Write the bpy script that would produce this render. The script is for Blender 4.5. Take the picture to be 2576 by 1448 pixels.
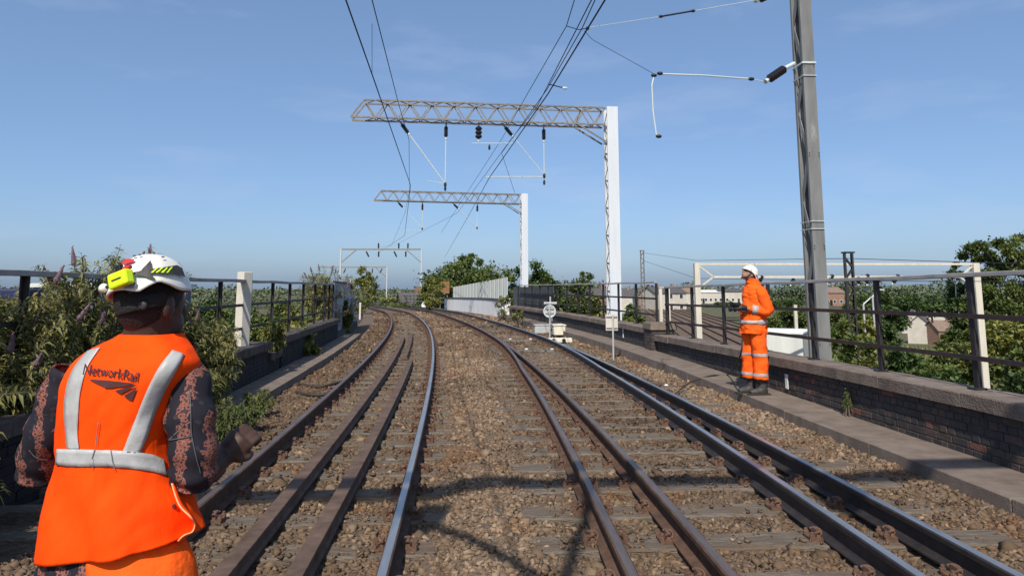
import bpy, bmesh, math, random
import numpy as np
from mathutils import Vector, Matrix, noise
from mathutils.bvhtree import BVHTree
random.seed(7); RNG = np.random.default_rng(11)
for o in list(bpy.data.objects): bpy.data.objects.remove(o)
scene = bpy.context.scene
col = scene.collection
R = math.radians

# ------------------------------------------------------------------ camera
# photo measured in a 2576 x 1448 frame; principal point (1288, 482), horizon y 724
FPX, CX, PY, HY, CAMZ = 1799.5, 1288.0, 482.0, 724.4, 1.59
TH = math.atan((HY - PY) / FPX)
cam_d = bpy.data.cameras.new('camera'); cam = bpy.data.objects.new('camera', cam_d); col.objects.link(cam)
cam.location = (0, 0, CAMZ); cam.rotation_euler = (math.pi / 2 + TH, 0, 0)
cam_d.sensor_width = 36; cam_d.lens = FPX / 2576 * 36
cam_d.shift_y = -(724 - PY) / 2576
cam_d.clip_start = 0.05; cam_d.clip_end = 6000
scene.camera = cam

# ------------------------------------------------------------------ world, sun, exposure
SUN_EL, SUN_AZ = 46.0, 12.0          # elevation; degrees to the left of straight behind the camera
world = bpy.data.worlds.new('World'); scene.world = world; world.use_nodes = True
wn, wl = world.node_tree.nodes, world.node_tree.links
wn.clear()
w_out = wn.new('ShaderNodeOutputWorld'); w_bg = wn.new('ShaderNodeBackground')
sky = wn.new('ShaderNodeTexSky'); sky.sky_type = 'NISHITA'; sky.sun_disc = False
sky.sun_elevation = R(SUN_EL); sky.sun_rotation = R(180 + SUN_AZ)
sky.air_density = 0.80; sky.dust_density = 1.55; sky.ozone_density = 5.0; sky.altitude = 20
w_tc = wn.new('ShaderNodeTexCoord'); w_map = wn.new('ShaderNodeMapping')
w_map.inputs['Scale'].default_value = (2.2, 2.2, 9.0); w_map.inputs['Rotation'].default_value = (0.1, 0.12, 0.4)
w_map.inputs['Location'].default_value = (3.3, 0.5, 0.8)
w_ns = wn.new('ShaderNodeTexNoise'); w_ns.inputs['Scale'].default_value = 1.7; w_ns.inputs['Detail'].default_value = 7; w_ns.inputs['Roughness'].default_value = 0.55
w_rp = wn.new('ShaderNodeMapRange'); w_rp.inputs[1].default_value = 0.52; w_rp.inputs[2].default_value = 0.85; w_rp.inputs[3].default_value = 0.0; w_rp.inputs[4].default_value = 0.42
w_mx = wn.new('ShaderNodeMixRGB'); w_mx.inputs[2].default_value = (3.6, 4.1, 5.4, 1)
wl.new(w_tc.outputs['Generated'], w_map.inputs[0]); wl.new(w_map.outputs[0], w_ns.inputs['Vector'])
wl.new(w_ns.outputs['Fac'], w_rp.inputs[0]); wl.new(w_rp.outputs[0], w_mx.inputs[0])
w_vl = wn.new('ShaderNodeMixRGB'); w_vl.inputs[0].default_value = 0.36; w_vl.inputs[2].default_value = (1.62, 2.6, 4.2, 1)   # thin even haze veil over the whole sky
wl.new(sky.outputs[0], w_vl.inputs[1]); wl.new(w_vl.outputs[0], w_mx.inputs[1]); wl.new(w_mx.outputs[0], w_bg.inputs[0])
w_bg.inputs[1].default_value = 0.15
wl.new(w_bg.outputs[0], w_out.inputs[0])

sun_d = bpy.data.lights.new('sun', 'SUN'); sun_d.energy = 5.0; sun_d.angle = R(0.5); sun_d.color = (1.0, 0.93, 0.82)
sun = bpy.data.objects.new('sun', sun_d); col.objects.link(sun)
to_sun = Vector((-math.sin(R(SUN_AZ)) * math.cos(R(SUN_EL)), -math.cos(R(SUN_AZ)) * math.cos(R(SUN_EL)), math.sin(R(SUN_EL))))
sun.rotation_euler = to_sun.to_track_quat('Z', 'Y').to_euler(); sun.location = to_sun * 50
vs = scene.view_settings
vs.view_transform = 'Standard'; vs.look = 'None'; vs.gamma = 1; vs.exposure = 0.05; vs.use_curve_mapping = False

# ------------------------------------------------------------------ helpers
def ray(x, y):
    u = (x - CX) / FPX; v = -(y - PY) / FPX; c, s = math.cos(TH), math.sin(TH)
    return Vector((u, c - v * s, v * c + s))
def at(x, y, Y):
    d = ray(x, y); return d * (Y / d.y) + Vector((0, 0, CAMZ))
def atz(x, y, z):
    d = ray(x, y); return d * ((z - CAMZ) / d.z) + Vector((0, 0, CAMZ))

class MB:
    def __init__(s): s.v = []; s.f = []
    def add(s, vs_, fs_):
        o = len(s.v); s.v += [tuple(p) for p in vs_]; s.f += [tuple(i + o for i in f) for f in fs_]; return s
    def box(s, c, size, rz=0.0, M=None, taper=1.0):
        x, y, z = size[0] / 2, size[1] / 2, size[2] / 2
        P = [Vector((sx * x * (taper if sz > 0 else 1), sy * y * (taper if sz > 0 else 1), sz * z)) for sz in (-1, 1) for sx, sy in ((-1, -1), (1, -1), (1, 1), (-1, 1))]
        m = Matrix.Rotation(rz, 3, 'Z') if M is None else M
        P = [m @ p + Vector(c) for p in P]
        return s.add(P, [(3, 2, 1, 0), (4, 5, 6, 7), (0, 1, 5, 4), (1, 2, 6, 5), (2, 3, 7, 6), (3, 0, 4, 7)])
    def bar(s, a, b, w, h=None, up=(0, 0, 1)):
        a, b = Vector(a), Vector(b); d = b - a; L = d.length
        if L < 1e-6: return s
        d /= L; u = Vector(up)
        if abs(d.dot(u)) > 0.98: u = Vector((0, 1, 0))
        r = d.cross(u).normalized(); u = r.cross(d).normalized(); h = h or w
        P = [p + r * (i * w / 2) + u * (j * h / 2) for p in (a, b) for i, j in ((-1, -1), (1, -1), (1, 1), (-1, 1))]
        return s.add(P, [(0, 1, 2, 3), (7, 6, 5, 4), (0, 4, 5, 1), (1, 5, 6, 2), (2, 6, 7, 3), (3, 7, 4, 0)])
    def tube(s, pts, r, n=8, cap=True):
        pts = [Vector(p) for p in pts]; k = len(pts)
        rs = r if isinstance(r, (list, tuple)) else [r] * k
        V = []; nrm = None
        for i, p in enumerate(pts):
            d = (pts[min(i + 1, k - 1)] - pts[max(i - 1, 0)])
            d = d.normalized() if d.length > 1e-9 else Vector((0, 0, 1))
            if nrm is None:
                nrm = d.orthogonal().normalized()
            else:
                nrm = nrm - d * nrm.dot(d)
                nrm = nrm.normalized() if nrm.length > 1e-6 else d.orthogonal().normalized()
            b = d.cross(nrm)
            for j in range(n):
                a = 2 * math.pi * j / n; V.append(p + (nrm * math.cos(a) + b * math.sin(a)) * rs[i])
        F = [(i * n + j, i * n + (j + 1) % n, (i + 1) * n + (j + 1) % n, (i + 1) * n + j) for i in range(k - 1) for j in range(n)]
        if cap: F += [tuple(range(n - 1, -1, -1)), tuple((k - 1) * n + j for j in range(n))]
        return s.add(V, F)
    def rings(s, rr, cap=True, closed=True):
        n = len(rr[0]); V = [p for r_ in rr for p in r_]
        F = [(i * n + j, i * n + (j + 1) % n, (i + 1) * n + (j + 1) % n, (i + 1) * n + j) for i in range(len(rr) - 1) for j in range(n if closed else n - 1)]
        if cap: F += [tuple(range(n - 1, -1, -1)), tuple((len(rr) - 1) * n + j for j in range(n))]
        return s.add(V, F)
    def lathe(s, prof, a, b, n=14):
        """prof: list of (t 0..1 along a->b, radius)"""
        a, b = Vector(a), Vector(b); d = (b - a).normalized(); u = d.orthogonal().normalized(); w = d.cross(u)
        return s.rings([[a + (b - a) * t + (u * math.cos(2 * math.pi * j / n) + w * math.sin(2 * math.pi * j / n)) * r for j in range(n)] for t, r in prof])
    def poly(s, outline, thick, M):
        """extruded outline: list of (x, z) in the local XZ plane, extruded along local +Y by thick"""
        n = len(outline); V = [M @ Vector((x, 0, z)) for x, z in outline] + [M @ Vector((x, thick, z)) for x, z in outline]
        F = [tuple(range(n)), tuple(range(2 * n - 1, n - 1, -1))] + [(i, i + n, (i + 1) % n + n, (i + 1) % n) for i in range(n)]
        return s.add(V, F)
    def build(s, name, mat, parent=None, smooth=False, bevel=0.0):
        me = bpy.data.meshes.new(name); me.from_pydata(s.v, [], s.f); me.update()
        return link(name, me, mat, parent, smooth, bevel)

def link(name, me, mat, parent=None, smooth=False, bevel=0.0):
    if mat is not None and len(me.materials) == 0: me.materials.append(mat)
    if smooth: me.polygons.foreach_set('use_smooth', [True] * len(me.polygons))
    o = bpy.data.objects.new(name, me); col.objects.link(o)
    if parent is not None:
        o.parent = parent
        o.matrix_parent_inverse = Matrix.Identity(4) if parent.type != 'EMPTY' and parent.matrix_basis == Matrix.Identity(4) else parent_inv(parent)
    if bevel:
        m = o.modifiers.new('bevel', 'BEVEL'); m.width = bevel; m.segments = 2; m.limit_method = 'ANGLE'
    return o
def world_basis(o):
    m = o.matrix_basis.copy()
    while o.parent is not None:
        m = o.parent.matrix_basis @ o.matrix_parent_inverse @ m if False else o.parent.matrix_basis @ (o.matrix_parent_inverse @ m)
        o = o.parent
    return m
def parent_inv(p): return world_basis(p).inverted()

def tag(o, label, cat, group=None, kind=None):
    if label: o['label'] = label
    if cat: o['category'] = cat
    if group: o['group'] = group
    if kind: o['kind'] = kind
    return o
def struct(o): o['kind'] = 'structure'; return o
def stuff(o): o['kind'] = 'stuff'; return o
def thing(name, loc, label, cat, group=None, rz=0.0):
    o = bpy.data.objects.new(name, None); col.objects.link(o); o.empty_display_size = 0.1
    o.location = loc; o.rotation_euler = (0, 0, rz)
    return tag(o, label, cat, group)

def npmesh(name, V, F, tone=None):
    V = np.asarray(V, np.float32); F = np.asarray(F, np.int32); k = F.shape[1]
    me = bpy.data.meshes.new(name)
    me.vertices.add(len(V)); me.vertices.foreach_set('co', V.ravel())
    me.loops.add(F.size); me.loops.foreach_set('vertex_index', F.ravel())
    me.polygons.add(len(F)); me.polygons.foreach_set('loop_start', np.arange(0, F.size, k, dtype=np.int32))
    me.update(calc_edges=True)
    if tone is not None:
        a = me.attributes.new('tone', 'FLOAT', 'POINT'); a.data.foreach_set('value', np.asarray(tone, np.float32))
    return me

# ------------------------------------------------------------------ materials
def mat(name, c, rough=0.8, metal=0.0, c2=None, scale=6.0, var=0.18, bump=0.0, bscale=60.0, tone=None, stretch=(1, 1, 1), spec=0.4, c3=None, s3=1.2, t3=0.6, trans=0.0):
    m = bpy.data.materials.new(name); m.use_nodes = True; nt = m.node_tree; N, L = nt.nodes, nt.links
    b = N['Principled BSDF']; b.inputs['Roughness'].default_value = rough; b.inputs['Metallic'].default_value = metal
    b.inputs['Specular IOR Level'].default_value = spec
    g = N.new('ShaderNodeNewGeometry'); mp = N.new('ShaderNodeMapping'); mp.inputs['Scale'].default_value = stretch
    L.new(g.outputs['Position'], mp.inputs[0])
    n1 = N.new('ShaderNodeTexNoise'); n1.inputs['Scale'].default_value = scale; n1.inputs['Detail'].default_value = 8; n1.inputs['Roughness'].default_value = 0.62
    L.new(mp.outputs[0], n1.inputs['Vector'])
    rp = N.new('ShaderNodeMapRange'); rp.inputs[1].default_value = 0.3; rp.inputs[2].default_value = 0.7
    L.new(n1.outputs['Fac'], rp.inputs[0])
    mx = N.new('ShaderNodeMixRGB')
    lo = c if c2 is not None else tuple(x * (1 - var) for x in c); hi = c2 if c2 is not None else tuple(min(1, x * (1 + var)) for x in c)
    mx.inputs[1].default_value = (*lo, 1); mx.inputs[2].default_value = (*hi, 1); L.new(rp.outputs[0], mx.inputs[0])
    out = mx.outputs[0]
    if c3 is not None:
        n3 = N.new('ShaderNodeTexNoise'); n3.inputs['Scale'].default_value = s3; n3.inputs['Detail'].default_value = 9; n3.inputs['Roughness'].default_value = 0.7
        L.new(mp.outputs[0], n3.inputs['Vector'])
        r3 = N.new('ShaderNodeMapRange'); r3.inputs[1].default_value = t3; r3.inputs[2].default_value = t3 + 0.1; L.new(n3.outputs['Fac'], r3.inputs[0])
        m3 = N.new('ShaderNodeMixRGB'); m3.inputs[2].default_value = (*c3, 1); L.new(out, m3.inputs[1]); L.new(r3.outputs[0], m3.inputs[0]); out = m3.outputs[0]
    if tone is not None:
        at_ = N.new('ShaderNodeAttribute'); at_.attribute_name = 'tone'
        cr = N.new('ShaderNodeValToRGB'); els = cr.color_ramp.elements
        while len(els) < len(tone): els.new(0.5)
        for i, (p, cc) in enumerate(tone): els[i].position = p; els[i].color = (*cc, 1)
        L.new(at_.outputs['Fac'], cr.inputs[0])
        m4 = N.new('ShaderNodeMixRGB'); m4.blend_type = 'MULTIPLY'; m4.inputs[0].default_value = 1; L.new(out, m4.inputs[1]); L.new(cr.outputs[0], m4.inputs[2]); out = m4.outputs[0]
    L.new(out, b.inputs['Base Color'])
    if bump > 0:
        n2 = N.new('ShaderNodeTexNoise'); n2.inputs['Scale'].default_value = bscale; n2.inputs['Detail'].default_value = 6
        L.new(mp.outputs[0], n2.inputs['Vector'])
        bp = N.new('ShaderNodeBump'); bp.inputs['Strength'].default_value = bump; bp.inputs['Distance'].default_value = 0.02
        L.new(n2.outputs['Fac'], bp.inputs['Height']); L.new(bp.outputs[0], b.inputs['Normal'])
    if trans > 0:
        o_ = N['Material Output']; tl = N.new('ShaderNodeBsdfTranslucent'); ms = N.new('ShaderNodeMixShader'); ms.inputs[0].default_value = trans
        L.new(out, tl.inputs[0]); L.new(b.outputs[0], ms.inputs[1]); L.new(tl.outputs[0], ms.inputs[2]); L.new(ms.outputs[0], o_.inputs[0])
    return m
W1 = (1, 1, 1)
m_ballast = mat('ballast', (0.06, 0.041, 0.028), 0.95, c2=(0.175, 0.122, 0.084), scale=22, bump=1.0, bscale=26, c3=(0.17, 0.105, 0.06), s3=0.8, t3=0.55)
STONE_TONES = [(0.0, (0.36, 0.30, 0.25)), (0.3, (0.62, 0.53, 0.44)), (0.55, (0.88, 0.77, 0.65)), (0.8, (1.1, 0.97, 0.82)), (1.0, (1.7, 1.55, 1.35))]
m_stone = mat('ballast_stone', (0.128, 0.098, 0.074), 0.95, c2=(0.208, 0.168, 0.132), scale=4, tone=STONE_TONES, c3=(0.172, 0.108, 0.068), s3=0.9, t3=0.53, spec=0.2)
m_sleeper = mat('sleeper_timber', (0.085, 0.068, 0.053), 0.95, c2=(0.215, 0.182, 0.148), scale=5, stretch=(1.2, 9, 9), bump=0.9, bscale=14, c3=(0.135, 0.095, 0.065), s3=1.1, t3=0.5, spec=0.15)
m_rail_black = mat('rail_shade_black', (0.016, 0.014, 0.015), 0.5, c2=(0.04, 0.032, 0.03), scale=9, bump=0.1, spec=0.4)  # shade under the rail head is put into this near-black side colour
m_brick_dark = mat('shade_dark_brick', (0.010, 0.0095, 0.0105), 0.85, c2=(0.028, 0.025, 0.025), scale=9, bump=0.4, bscale=50, c3=(0.055, 0.05, 0.048), s3=2.2, t3=0.68, stretch=(1, 1, .3))  # brick darkened in colour to carry the shade on the left parapets
m_coping_dark = mat('shade_dark_coping', (0.05, 0.039, 0.033), 0.95, c2=(0.12, 0.096, 0.08), scale=4, bump=0.9, bscale=45)  # darker coping copy, shade of the left parapets painted in
m_rail = mat('rail_rust', (0.06, 0.036, 0.026), 0.85, c2=(0.125, 0.075, 0.052), scale=9, bump=0.15, spec=0.15)
m_railtop = mat('rail_polished', (0.34, 0.33, 0.33), 0.36, 0.8, c2=(0.52, 0.51, 0.50), scale=5, stretch=(3, 0.4, 1))
m_raildull = mat('rail_dull_top', (0.10, 0.075, 0.062), 0.42, 0.5, c2=(0.20, 0.15, 0.125), scale=5, stretch=(3, 0.4, 1))
m_chair = mat('chair_rust', (0.075, 0.042, 0.029), 0.85, c2=(0.16, 0.088, 0.058), scale=25, bump=0.4, bscale=90)
m_guard = mat('guard_rail', (0.07, 0.045, 0.034), 0.8, c2=(0.145, 0.098, 0.074), scale=7, bump=0.25, spec=0.2)
m_walk = mat('walkway_concrete', (0.12, 0.092, 0.074), 0.95, c2=(0.21, 0.167, 0.136), scale=3.5, bump=0.5, bscale=70, c3=(0.11, 0.085, 0.066), s3=1.6, t3=0.58)
m_coping = mat('coping_stone', (0.115, 0.086, 0.069), 0.95, c2=(0.225, 0.178, 0.145), scale=4, bump=0.9, bscale=45, c3=(0.10, 0.078, 0.062), s3=2.5, t3=0.58)
BRICK_T = [(0, (0.45, 0.45, 0.5)), (0.5, (0.9, 0.9, 0.92)), (0.85, (1.3, 1.2, 1.15)), (1, (2.2, 1.9, 1.7))]
m_brick = mat('engineering_brick', (0.026, 0.024, 0.026), 0.7, c2=(0.062, 0.053, 0.05), scale=9, bump=0.4, bscale=50, c3=(0.15, 0.135, 0.125), s3=2.2, t3=0.63, stretch=(1, 1, 0.3))
m_brick_b = mat('engineering_brick_brown', (0.05, 0.036, 0.03), 0.8, c2=(0.10, 0.072, 0.06), scale=9, bump=0.4, bscale=50)
m_brick_r = mat('brick_red', (0.13, 0.055, 0.04), 0.85, c2=(0.19, 0.085, 0.06), scale=9, bump=0.4, bscale=50)
m_mortar = mat('mortar', (0.055, 0.05, 0.046), 0.95, c2=(0.11, 0.10, 0.09), scale=12, bump=0.5)
m_dark_paint = mat('dark_railing_paint', (0.012, 0.011, 0.013), 0.6, c2=(0.03, 0.025, 0.025), scale=12, c3=(0.10, 0.052, 0.038), s3=4, t3=0.64)
m_rail_red = mat('worn_red_railing', (0.025, 0.017, 0.017), 0.65, c2=(0.06, 0.036, 0.033), scale=12, c3=(0.02, 0.018, 0.02), s3=3, t3=0.55)
m_toprail = mat('weathered_handrail', (0.24, 0.235, 0.235), 0.8, c2=(0.40, 0.38, 0.36), scale=4, c3=(0.16, 0.13, 0.11), s3=3.5, t3=0.63)
m_white = mat('white_steel', (0.55, 0.585, 0.62), 0.6, c2=(0.62, 0.65, 0.68), scale=1.5, stretch=(3, 3, .4), spec=0.3, c3=(0.48, 0.50, 0.51), s3=1.3, t3=0.64)
m_lattice = mat('weathered_lattice', (0.07, 0.06, 0.05), 0.75, c2=(0.20, 0.175, 0.145), scale=14, spec=0.3)
m_lattice2 = mat('galvanised_lattice', (0.13, 0.115, 0.095), 0.7, c2=(0.27, 0.24, 0.20), scale=10)
m_mastgrey = mat('grey_mast_steel', (0.125, 0.128, 0.128), 0.6, c2=(0.225, 0.225, 0.218), scale=2.0, stretch=(2, 2, 0.35), c3=(0.42, 0.42, 0.40), s3=0.9, t3=0.59)
m_cream = mat('cream_paint', (0.50, 0.46, 0.38), 0.75, c2=(0.62, 0.575, 0.48), scale=2, stretch=(3, 3, .5), c3=(0.34, 0.30, 0.24), s3=1.6, t3=0.66)
m_concrete = mat('pale_concrete', (0.50, 0.46, 0.39), 0.9, c2=(0.60, 0.56, 0.48), scale=4, bump=0.2)
m_insul = mat('brown_insulator', (0.016, 0.012, 0.016), 0.25, var=0.3, spec=0.6)
m_tube = mat('galvanised_tube', (0.52, 0.58, 0.57), 0.5, 0.1, var=0.1)
m_wire = mat('wire', (0.02, 0.024, 0.032), 0.6, 0.3, var=0.2)
m_black = mat('black_plastic', (0.012, 0.012, 0.013), 0.5, var=0.3)
m_cable = mat('cable_sheath', (0.035, 0.03, 0.027), 0.75, var=0.4, scale=20)
m_signal = mat('sign_back', (0.42, 0.43, 0.42), 0.5, 0.2, c2=(0.52, 0.52, 0.5), scale=6)
m_yellowwhite = mat('points_cream', (0.60, 0.57, 0.44), 0.7, c2=(0.75, 0.71, 0.58), scale=10)
m_terrain = mat('rough_grass', (0.045, 0.055, 0.022), 0.95, c2=(0.13, 0.115, 0.055), scale=0.35, bump=0.6, bscale=2)
m_bark = mat('bark', (0.07, 0.055, 0.042), 0.95, c2=(0.14, 0.115, 0.09), scale=12, bump=0.6)
m_birch = mat('birch_bark', (0.35, 0.33, 0.29), 0.9, c2=(0.55, 0.52, 0.47), scale=9, bump=0.3)
LT = [(0, (0.45, 0.5, 0.4)), (0.5, (1, 1, 1)), (1, (1.7, 1.5, 1.25))]
m_leaf_dark = mat('leaf_dark', (0.042, 0.078, 0.022), 0.6, c2=(0.08, 0.125, 0.036), scale=0.7, tone=LT, trans=0.22)
m_leaf_mid = mat('leaf_mid', (0.072, 0.108, 0.028), 0.6, c2=(0.125, 0.16, 0.042), scale=0.9, tone=LT, trans=0.25)
m_leaf_light = mat('leaf_light', (0.125, 0.15, 0.036), 0.6, c2=(0.21, 0.215, 0.058), scale=1.4, tone=LT, trans=0.28)
m_leaf_bud = mat('leaf_buddleia', (0.15, 0.165, 0.055), 0.65, c2=(0.29, 0.275, 0.105), scale=3, tone=[(0, (0.5, 0.55, 0.45)), (0.6, (1, 1, 1)), (0.9, (1.5, 1.3, 0.9)), (1, (2.2, 1.45, 0.6))], trans=0.35)
m_leaf_far = mat('leaf_far', (0.075, 0.105, 0.06), 0.9, c2=(0.12, 0.15, 0.085), scale=0.05, tone=LT)
m_flower = mat('dried_flower', (0.10, 0.06, 0.085), 0.9, c2=(0.20, 0.13, 0.13), scale=40)
m_yflower = mat('yellow_flower', (0.55, 0.42, 0.03), 0.7, c2=(0.7, 0.58, 0.07), scale=20)
# ------------------------------------------------------------------ track geometry (metres, from gauge and camera height)
def fit(pts, deg):
    p = np.array(pts, float); w = np.where(p[:, 1] < 50, 1.0, 0.25)
    return np.poly1d(np.polyfit(p[:, 1], p[:, 0], deg, w=w))
left_c = fit([(-0.75, -8), (-1.05, -2), (-1.44, 4.24), (-1.77, 8), (-2.19, 12.5), (-2.6, 17), (-3.42, 24), (-4.7, 33), (-6.4, 42.7), (-10.6, 60), (-25, 112)], 4)
railD = fit([(2.75, -8), (2.76, -2), (2.72, 4), (2.65, 6.2), (2.43, 8.9), (2.21, 11.3), (1.93, 14.4), (1.57, 18), (1.12, 21.8), (0.52, 25.8), (-0.45, 32.2), (-2.0, 40.9), (-6.5, 60), (-21, 112)], 4)
railA0 = fit([(0.62, -8), (0.66, -2), (0.655, 4), (0.60, 6.2), (0.46, 9.15), (0.22, 13.75), (0.05, 15.8), (-0.25, 19.4), (-0.78, 24), (-1.4, 29)], 3)
TOE = 25.0
def zoff_r(Y): return 0.09 if Y < 20 else max(0.03, 0.09 - (Y - 20) * 0.003) - (max(0, Y - 48) * 0.011)
def zoff_l(Y): return 0.0 - max(0, Y - 48) * 0.011
YS = np.concatenate([np.arange(-8, 30, 0.5), np.arange(30, 125, 1.5)])
def normal(fx, Y, e=0.05):
    d = Vector((fx(Y + e) - fx(Y - e), 2 * e, 0)).normalized(); return Vector((d.y, -d.x, 0)), d
def off(fx, Y, d): n, _ = normal(fx, Y); return Vector((fx(Y), Y, 0)) + n * d
def path(fx, d, y0, y1, zf, ys=None):
    return [off(fx, Y, d) + Vector((0, 0, zf(Y))) for Y in (YS if ys is None else ys) if y0 - 1e-6 <= Y <= y1 + 1e-6]
def railA(Y):
    a, b = railA0(Y), railD(Y) - 1.505 * 1.006
    t = min(1, max(0, (Y - 14) / 10)); return a * (1 - t) + b * t

def sweep(pts, prof, closed=True):
    """sweep a closed profile of (right, up) along a mostly horizontal path"""
    mb = MB(); rr = []
    for i, p in enumerate(pts):
        d = pts[min(i + 1, len(pts) - 1)] - pts[max(i - 1, 0)]; d.z = 0; d.normalize(); n = Vector((d.y, -d.x, 0))
        rr.append([p + n * x + Vector((0, 0, z)) for x, z in prof])
    mb.rings(rr); return mb

ZS = -0.165                                   # sleeper top below rail head
def hnoise(x, y, s): return noise.noise(Vector((x * s, y * s, 3.7)))
def ground_z(x, Y):
    """height of the ballast bed at any x, Y"""
    cl = left_c(Y); d = railD(Y); a = railA(Y)
    zl = ZS - 0.038 + zoff_l(Y); zr = ZS - 0.038 + zoff_r(Y)
    wob_ = 0.14 * hnoise(x, Y, 1.1); xl, xr = cl + 0.98 + wob_, a - 0.34 + wob_
    if x < cl - 1.0: z = zl + 0.06
    elif x < xl: z = zl
    elif x < xr:
        t = (x - xl) / max(0.01, xr - xl); z = zl * (1 - t) + zr * t + 0.075 * min(1, 3.0 * min(t, 1 - t))
    elif x < d + 0.45: z = zr
    else: z = zr + 0.04 * min(1, (x - d - 0.45) / 0.5)
    return z + 0.022 * hnoise(x, Y, 1.3) + 0.012 * hnoise(x, Y, 5)
mb = MB(); rows = []
ysg = np.concatenate([np.arange(-8, 20, 0.2), np.arange(20, 60, 0.6), np.arange(60, 124, 2)])
NT = 70
for Y in ysg:
    x0, x1 = left_c(Y) - 0.75 - 1.6, railD(Y) + 1.95
    rows.append([(x0 + (x1 - x0) * k / NT, Y, ground_z(x0 + (x1 - x0) * k / NT, Y)) for k in range(NT + 1)])
mb.rings(rows, cap=False, closed=False)
struct(mb.build('ballast_bed', m_ballast, smooth=True))

# low ground either side of the viaduct, reaching the horizon
LOW = -4.6
mb = MB(); n = 90
xs = np.sign(np.linspace(-1, 1, n)) * np.abs(np.linspace(-1, 1, n)) ** 3 * 3000
ysb = -80 + np.linspace(0, 1, n) ** 3 * 4000
def low_z(x, y):
    t = min(1, max(0, (y - 55) / 90)); u = min(1, max(0, (x - 24 - y * .14) / 8)); return LOW - 8.0 * t * t * (3 - 2 * t) * u
rows = [[(x, y, low_z(x, y) + 0.5 * noise.noise(Vector((x * .03, y * .03, 0))) + (3.0 * noise.noise(Vector((x * .004, y * .004, 5))) if y > 150 else 0)) for x in xs] for y in ysb]
mb.rings(rows, cap=False, closed=False)
struct(mb.build('low_ground', m_terrain, smooth=True))
# viaduct body under the parapets
vy = [Y for Y in YS if Y <= 118]
mb = sweep([Vector(((left_c(Y) + railD(Y)) / 2, Y, 0)) for Y in vy], [(-1, 0)]) if False else MB()
rr = []
for Y in vy:
    a, b = off(left_c, Y, -2.68), off(railD, Y, 2.2)
    zt = -0.5
    rr.append([Vector((a.x, a.y, zt)), Vector((b.x, b.y, zt)), Vector((b.x, b.y, LOW - 1)), Vector((a.x, a.y, LOW - 1))])
mb.rings(rr); struct(mb.build('viaduct', m_brick))

# walkways
def walk_z(Y): return 0.05 if Y < 9 else min(0.13, 0.05 + (Y - 9) * 0.01)
def slabs(fx, d0, d1, y0, y1, zf, L, name, thick=0.22):
    Y = y0; k = 0; first = None
    while Y < y1:
        pts = [Vector((*off(fx, yy, (d0 + d1) / 2)[:2], zf(yy))) for yy in np.linspace(Y + 0.006, min(Y + L, y1) - 0.006, 4)]
        hw = abs(d1 - d0) / 2; dz = random.uniform(-0.006, 0.006)
        m = sweep(pts, [(-hw, -thick), (hw, -thick), (hw, dz), (-hw, dz)])
        o = m.build('walkway_slab', m_walk, first, bevel=0.008)
        if first is None:
            first = o; o.name = name; struct(o)
        Y += L
slabs(railD, 1.08, 1.735, -4, 40, walk_z, 1.9, 'walkway_by_right_parapet')
slabs(left_c, -2.28, -1.70, 8.6, 26.0, lambda Y: 0.0, 2.0, 'walkway_by_left_parapet', 0.16)

# ------------------------------------------------------------------ ballast stones (uncountable)
CUBE = np.array([(-1, -1, -1), (1, -1, -1), (1, 1, -1), (-1, 1, -1), (-1, -1, 1), (1, -1, 1), (1, 1, 1), (-1, 1, 1)], float) * 0.5
CF = np.array([(3, 2, 1, 0), (4, 5, 6, 7), (0, 1, 5, 4), (1, 2, 6, 5), (2, 3, 7, 6), (3, 0, 4, 7)])
def rot_batch(n, rng):
    q = rng.normal(size=(n, 4)); q /= np.linalg.norm(q, axis=1, keepdims=True); w, x, y, z = q.T
    return np.stack([np.stack([1 - 2 * (y * y + z * z), 2 * (x * y - z * w), 2 * (x * z + y * w)], -1), np.stack([2 * (x * y + z * w), 1 - 2 * (x * x + z * z), 2 * (y * z - x * w)], -1), np.stack([2 * (x * z - y * w), 2 * (y * z + x * w), 1 - 2 * (x * x + y * y)], -1)], 1)
def stones(P, S, rng):
    n = len(P); T = CUBE[None] + rng.uniform(-0.26, 0.26, (n, 8, 3)); T *= rng.uniform(0.5, 1.35, (n, 1, 3))
    T[:, 4:, :2] *= rng.uniform(0.4, 0.95, (n, 1, 1))
    V = np.einsum('nij,nkj->nki', rot_batch(n, rng), T) * S[:, None, None] * np.array([1.08, 1.08, 0.82]) + P[:, None]
    F = CF[None] + (np.arange(n) * 8)[:, None, None]
    return V.reshape(-1, 3), F.reshape(-1, 4)
SP = 0.68                                       # sleeper spacing
def sleeper_cover(x, Y):
    """1 on a sleeper top, 0 in the crib"""
    return 0
P = []; S = []; Tn = []
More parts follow.
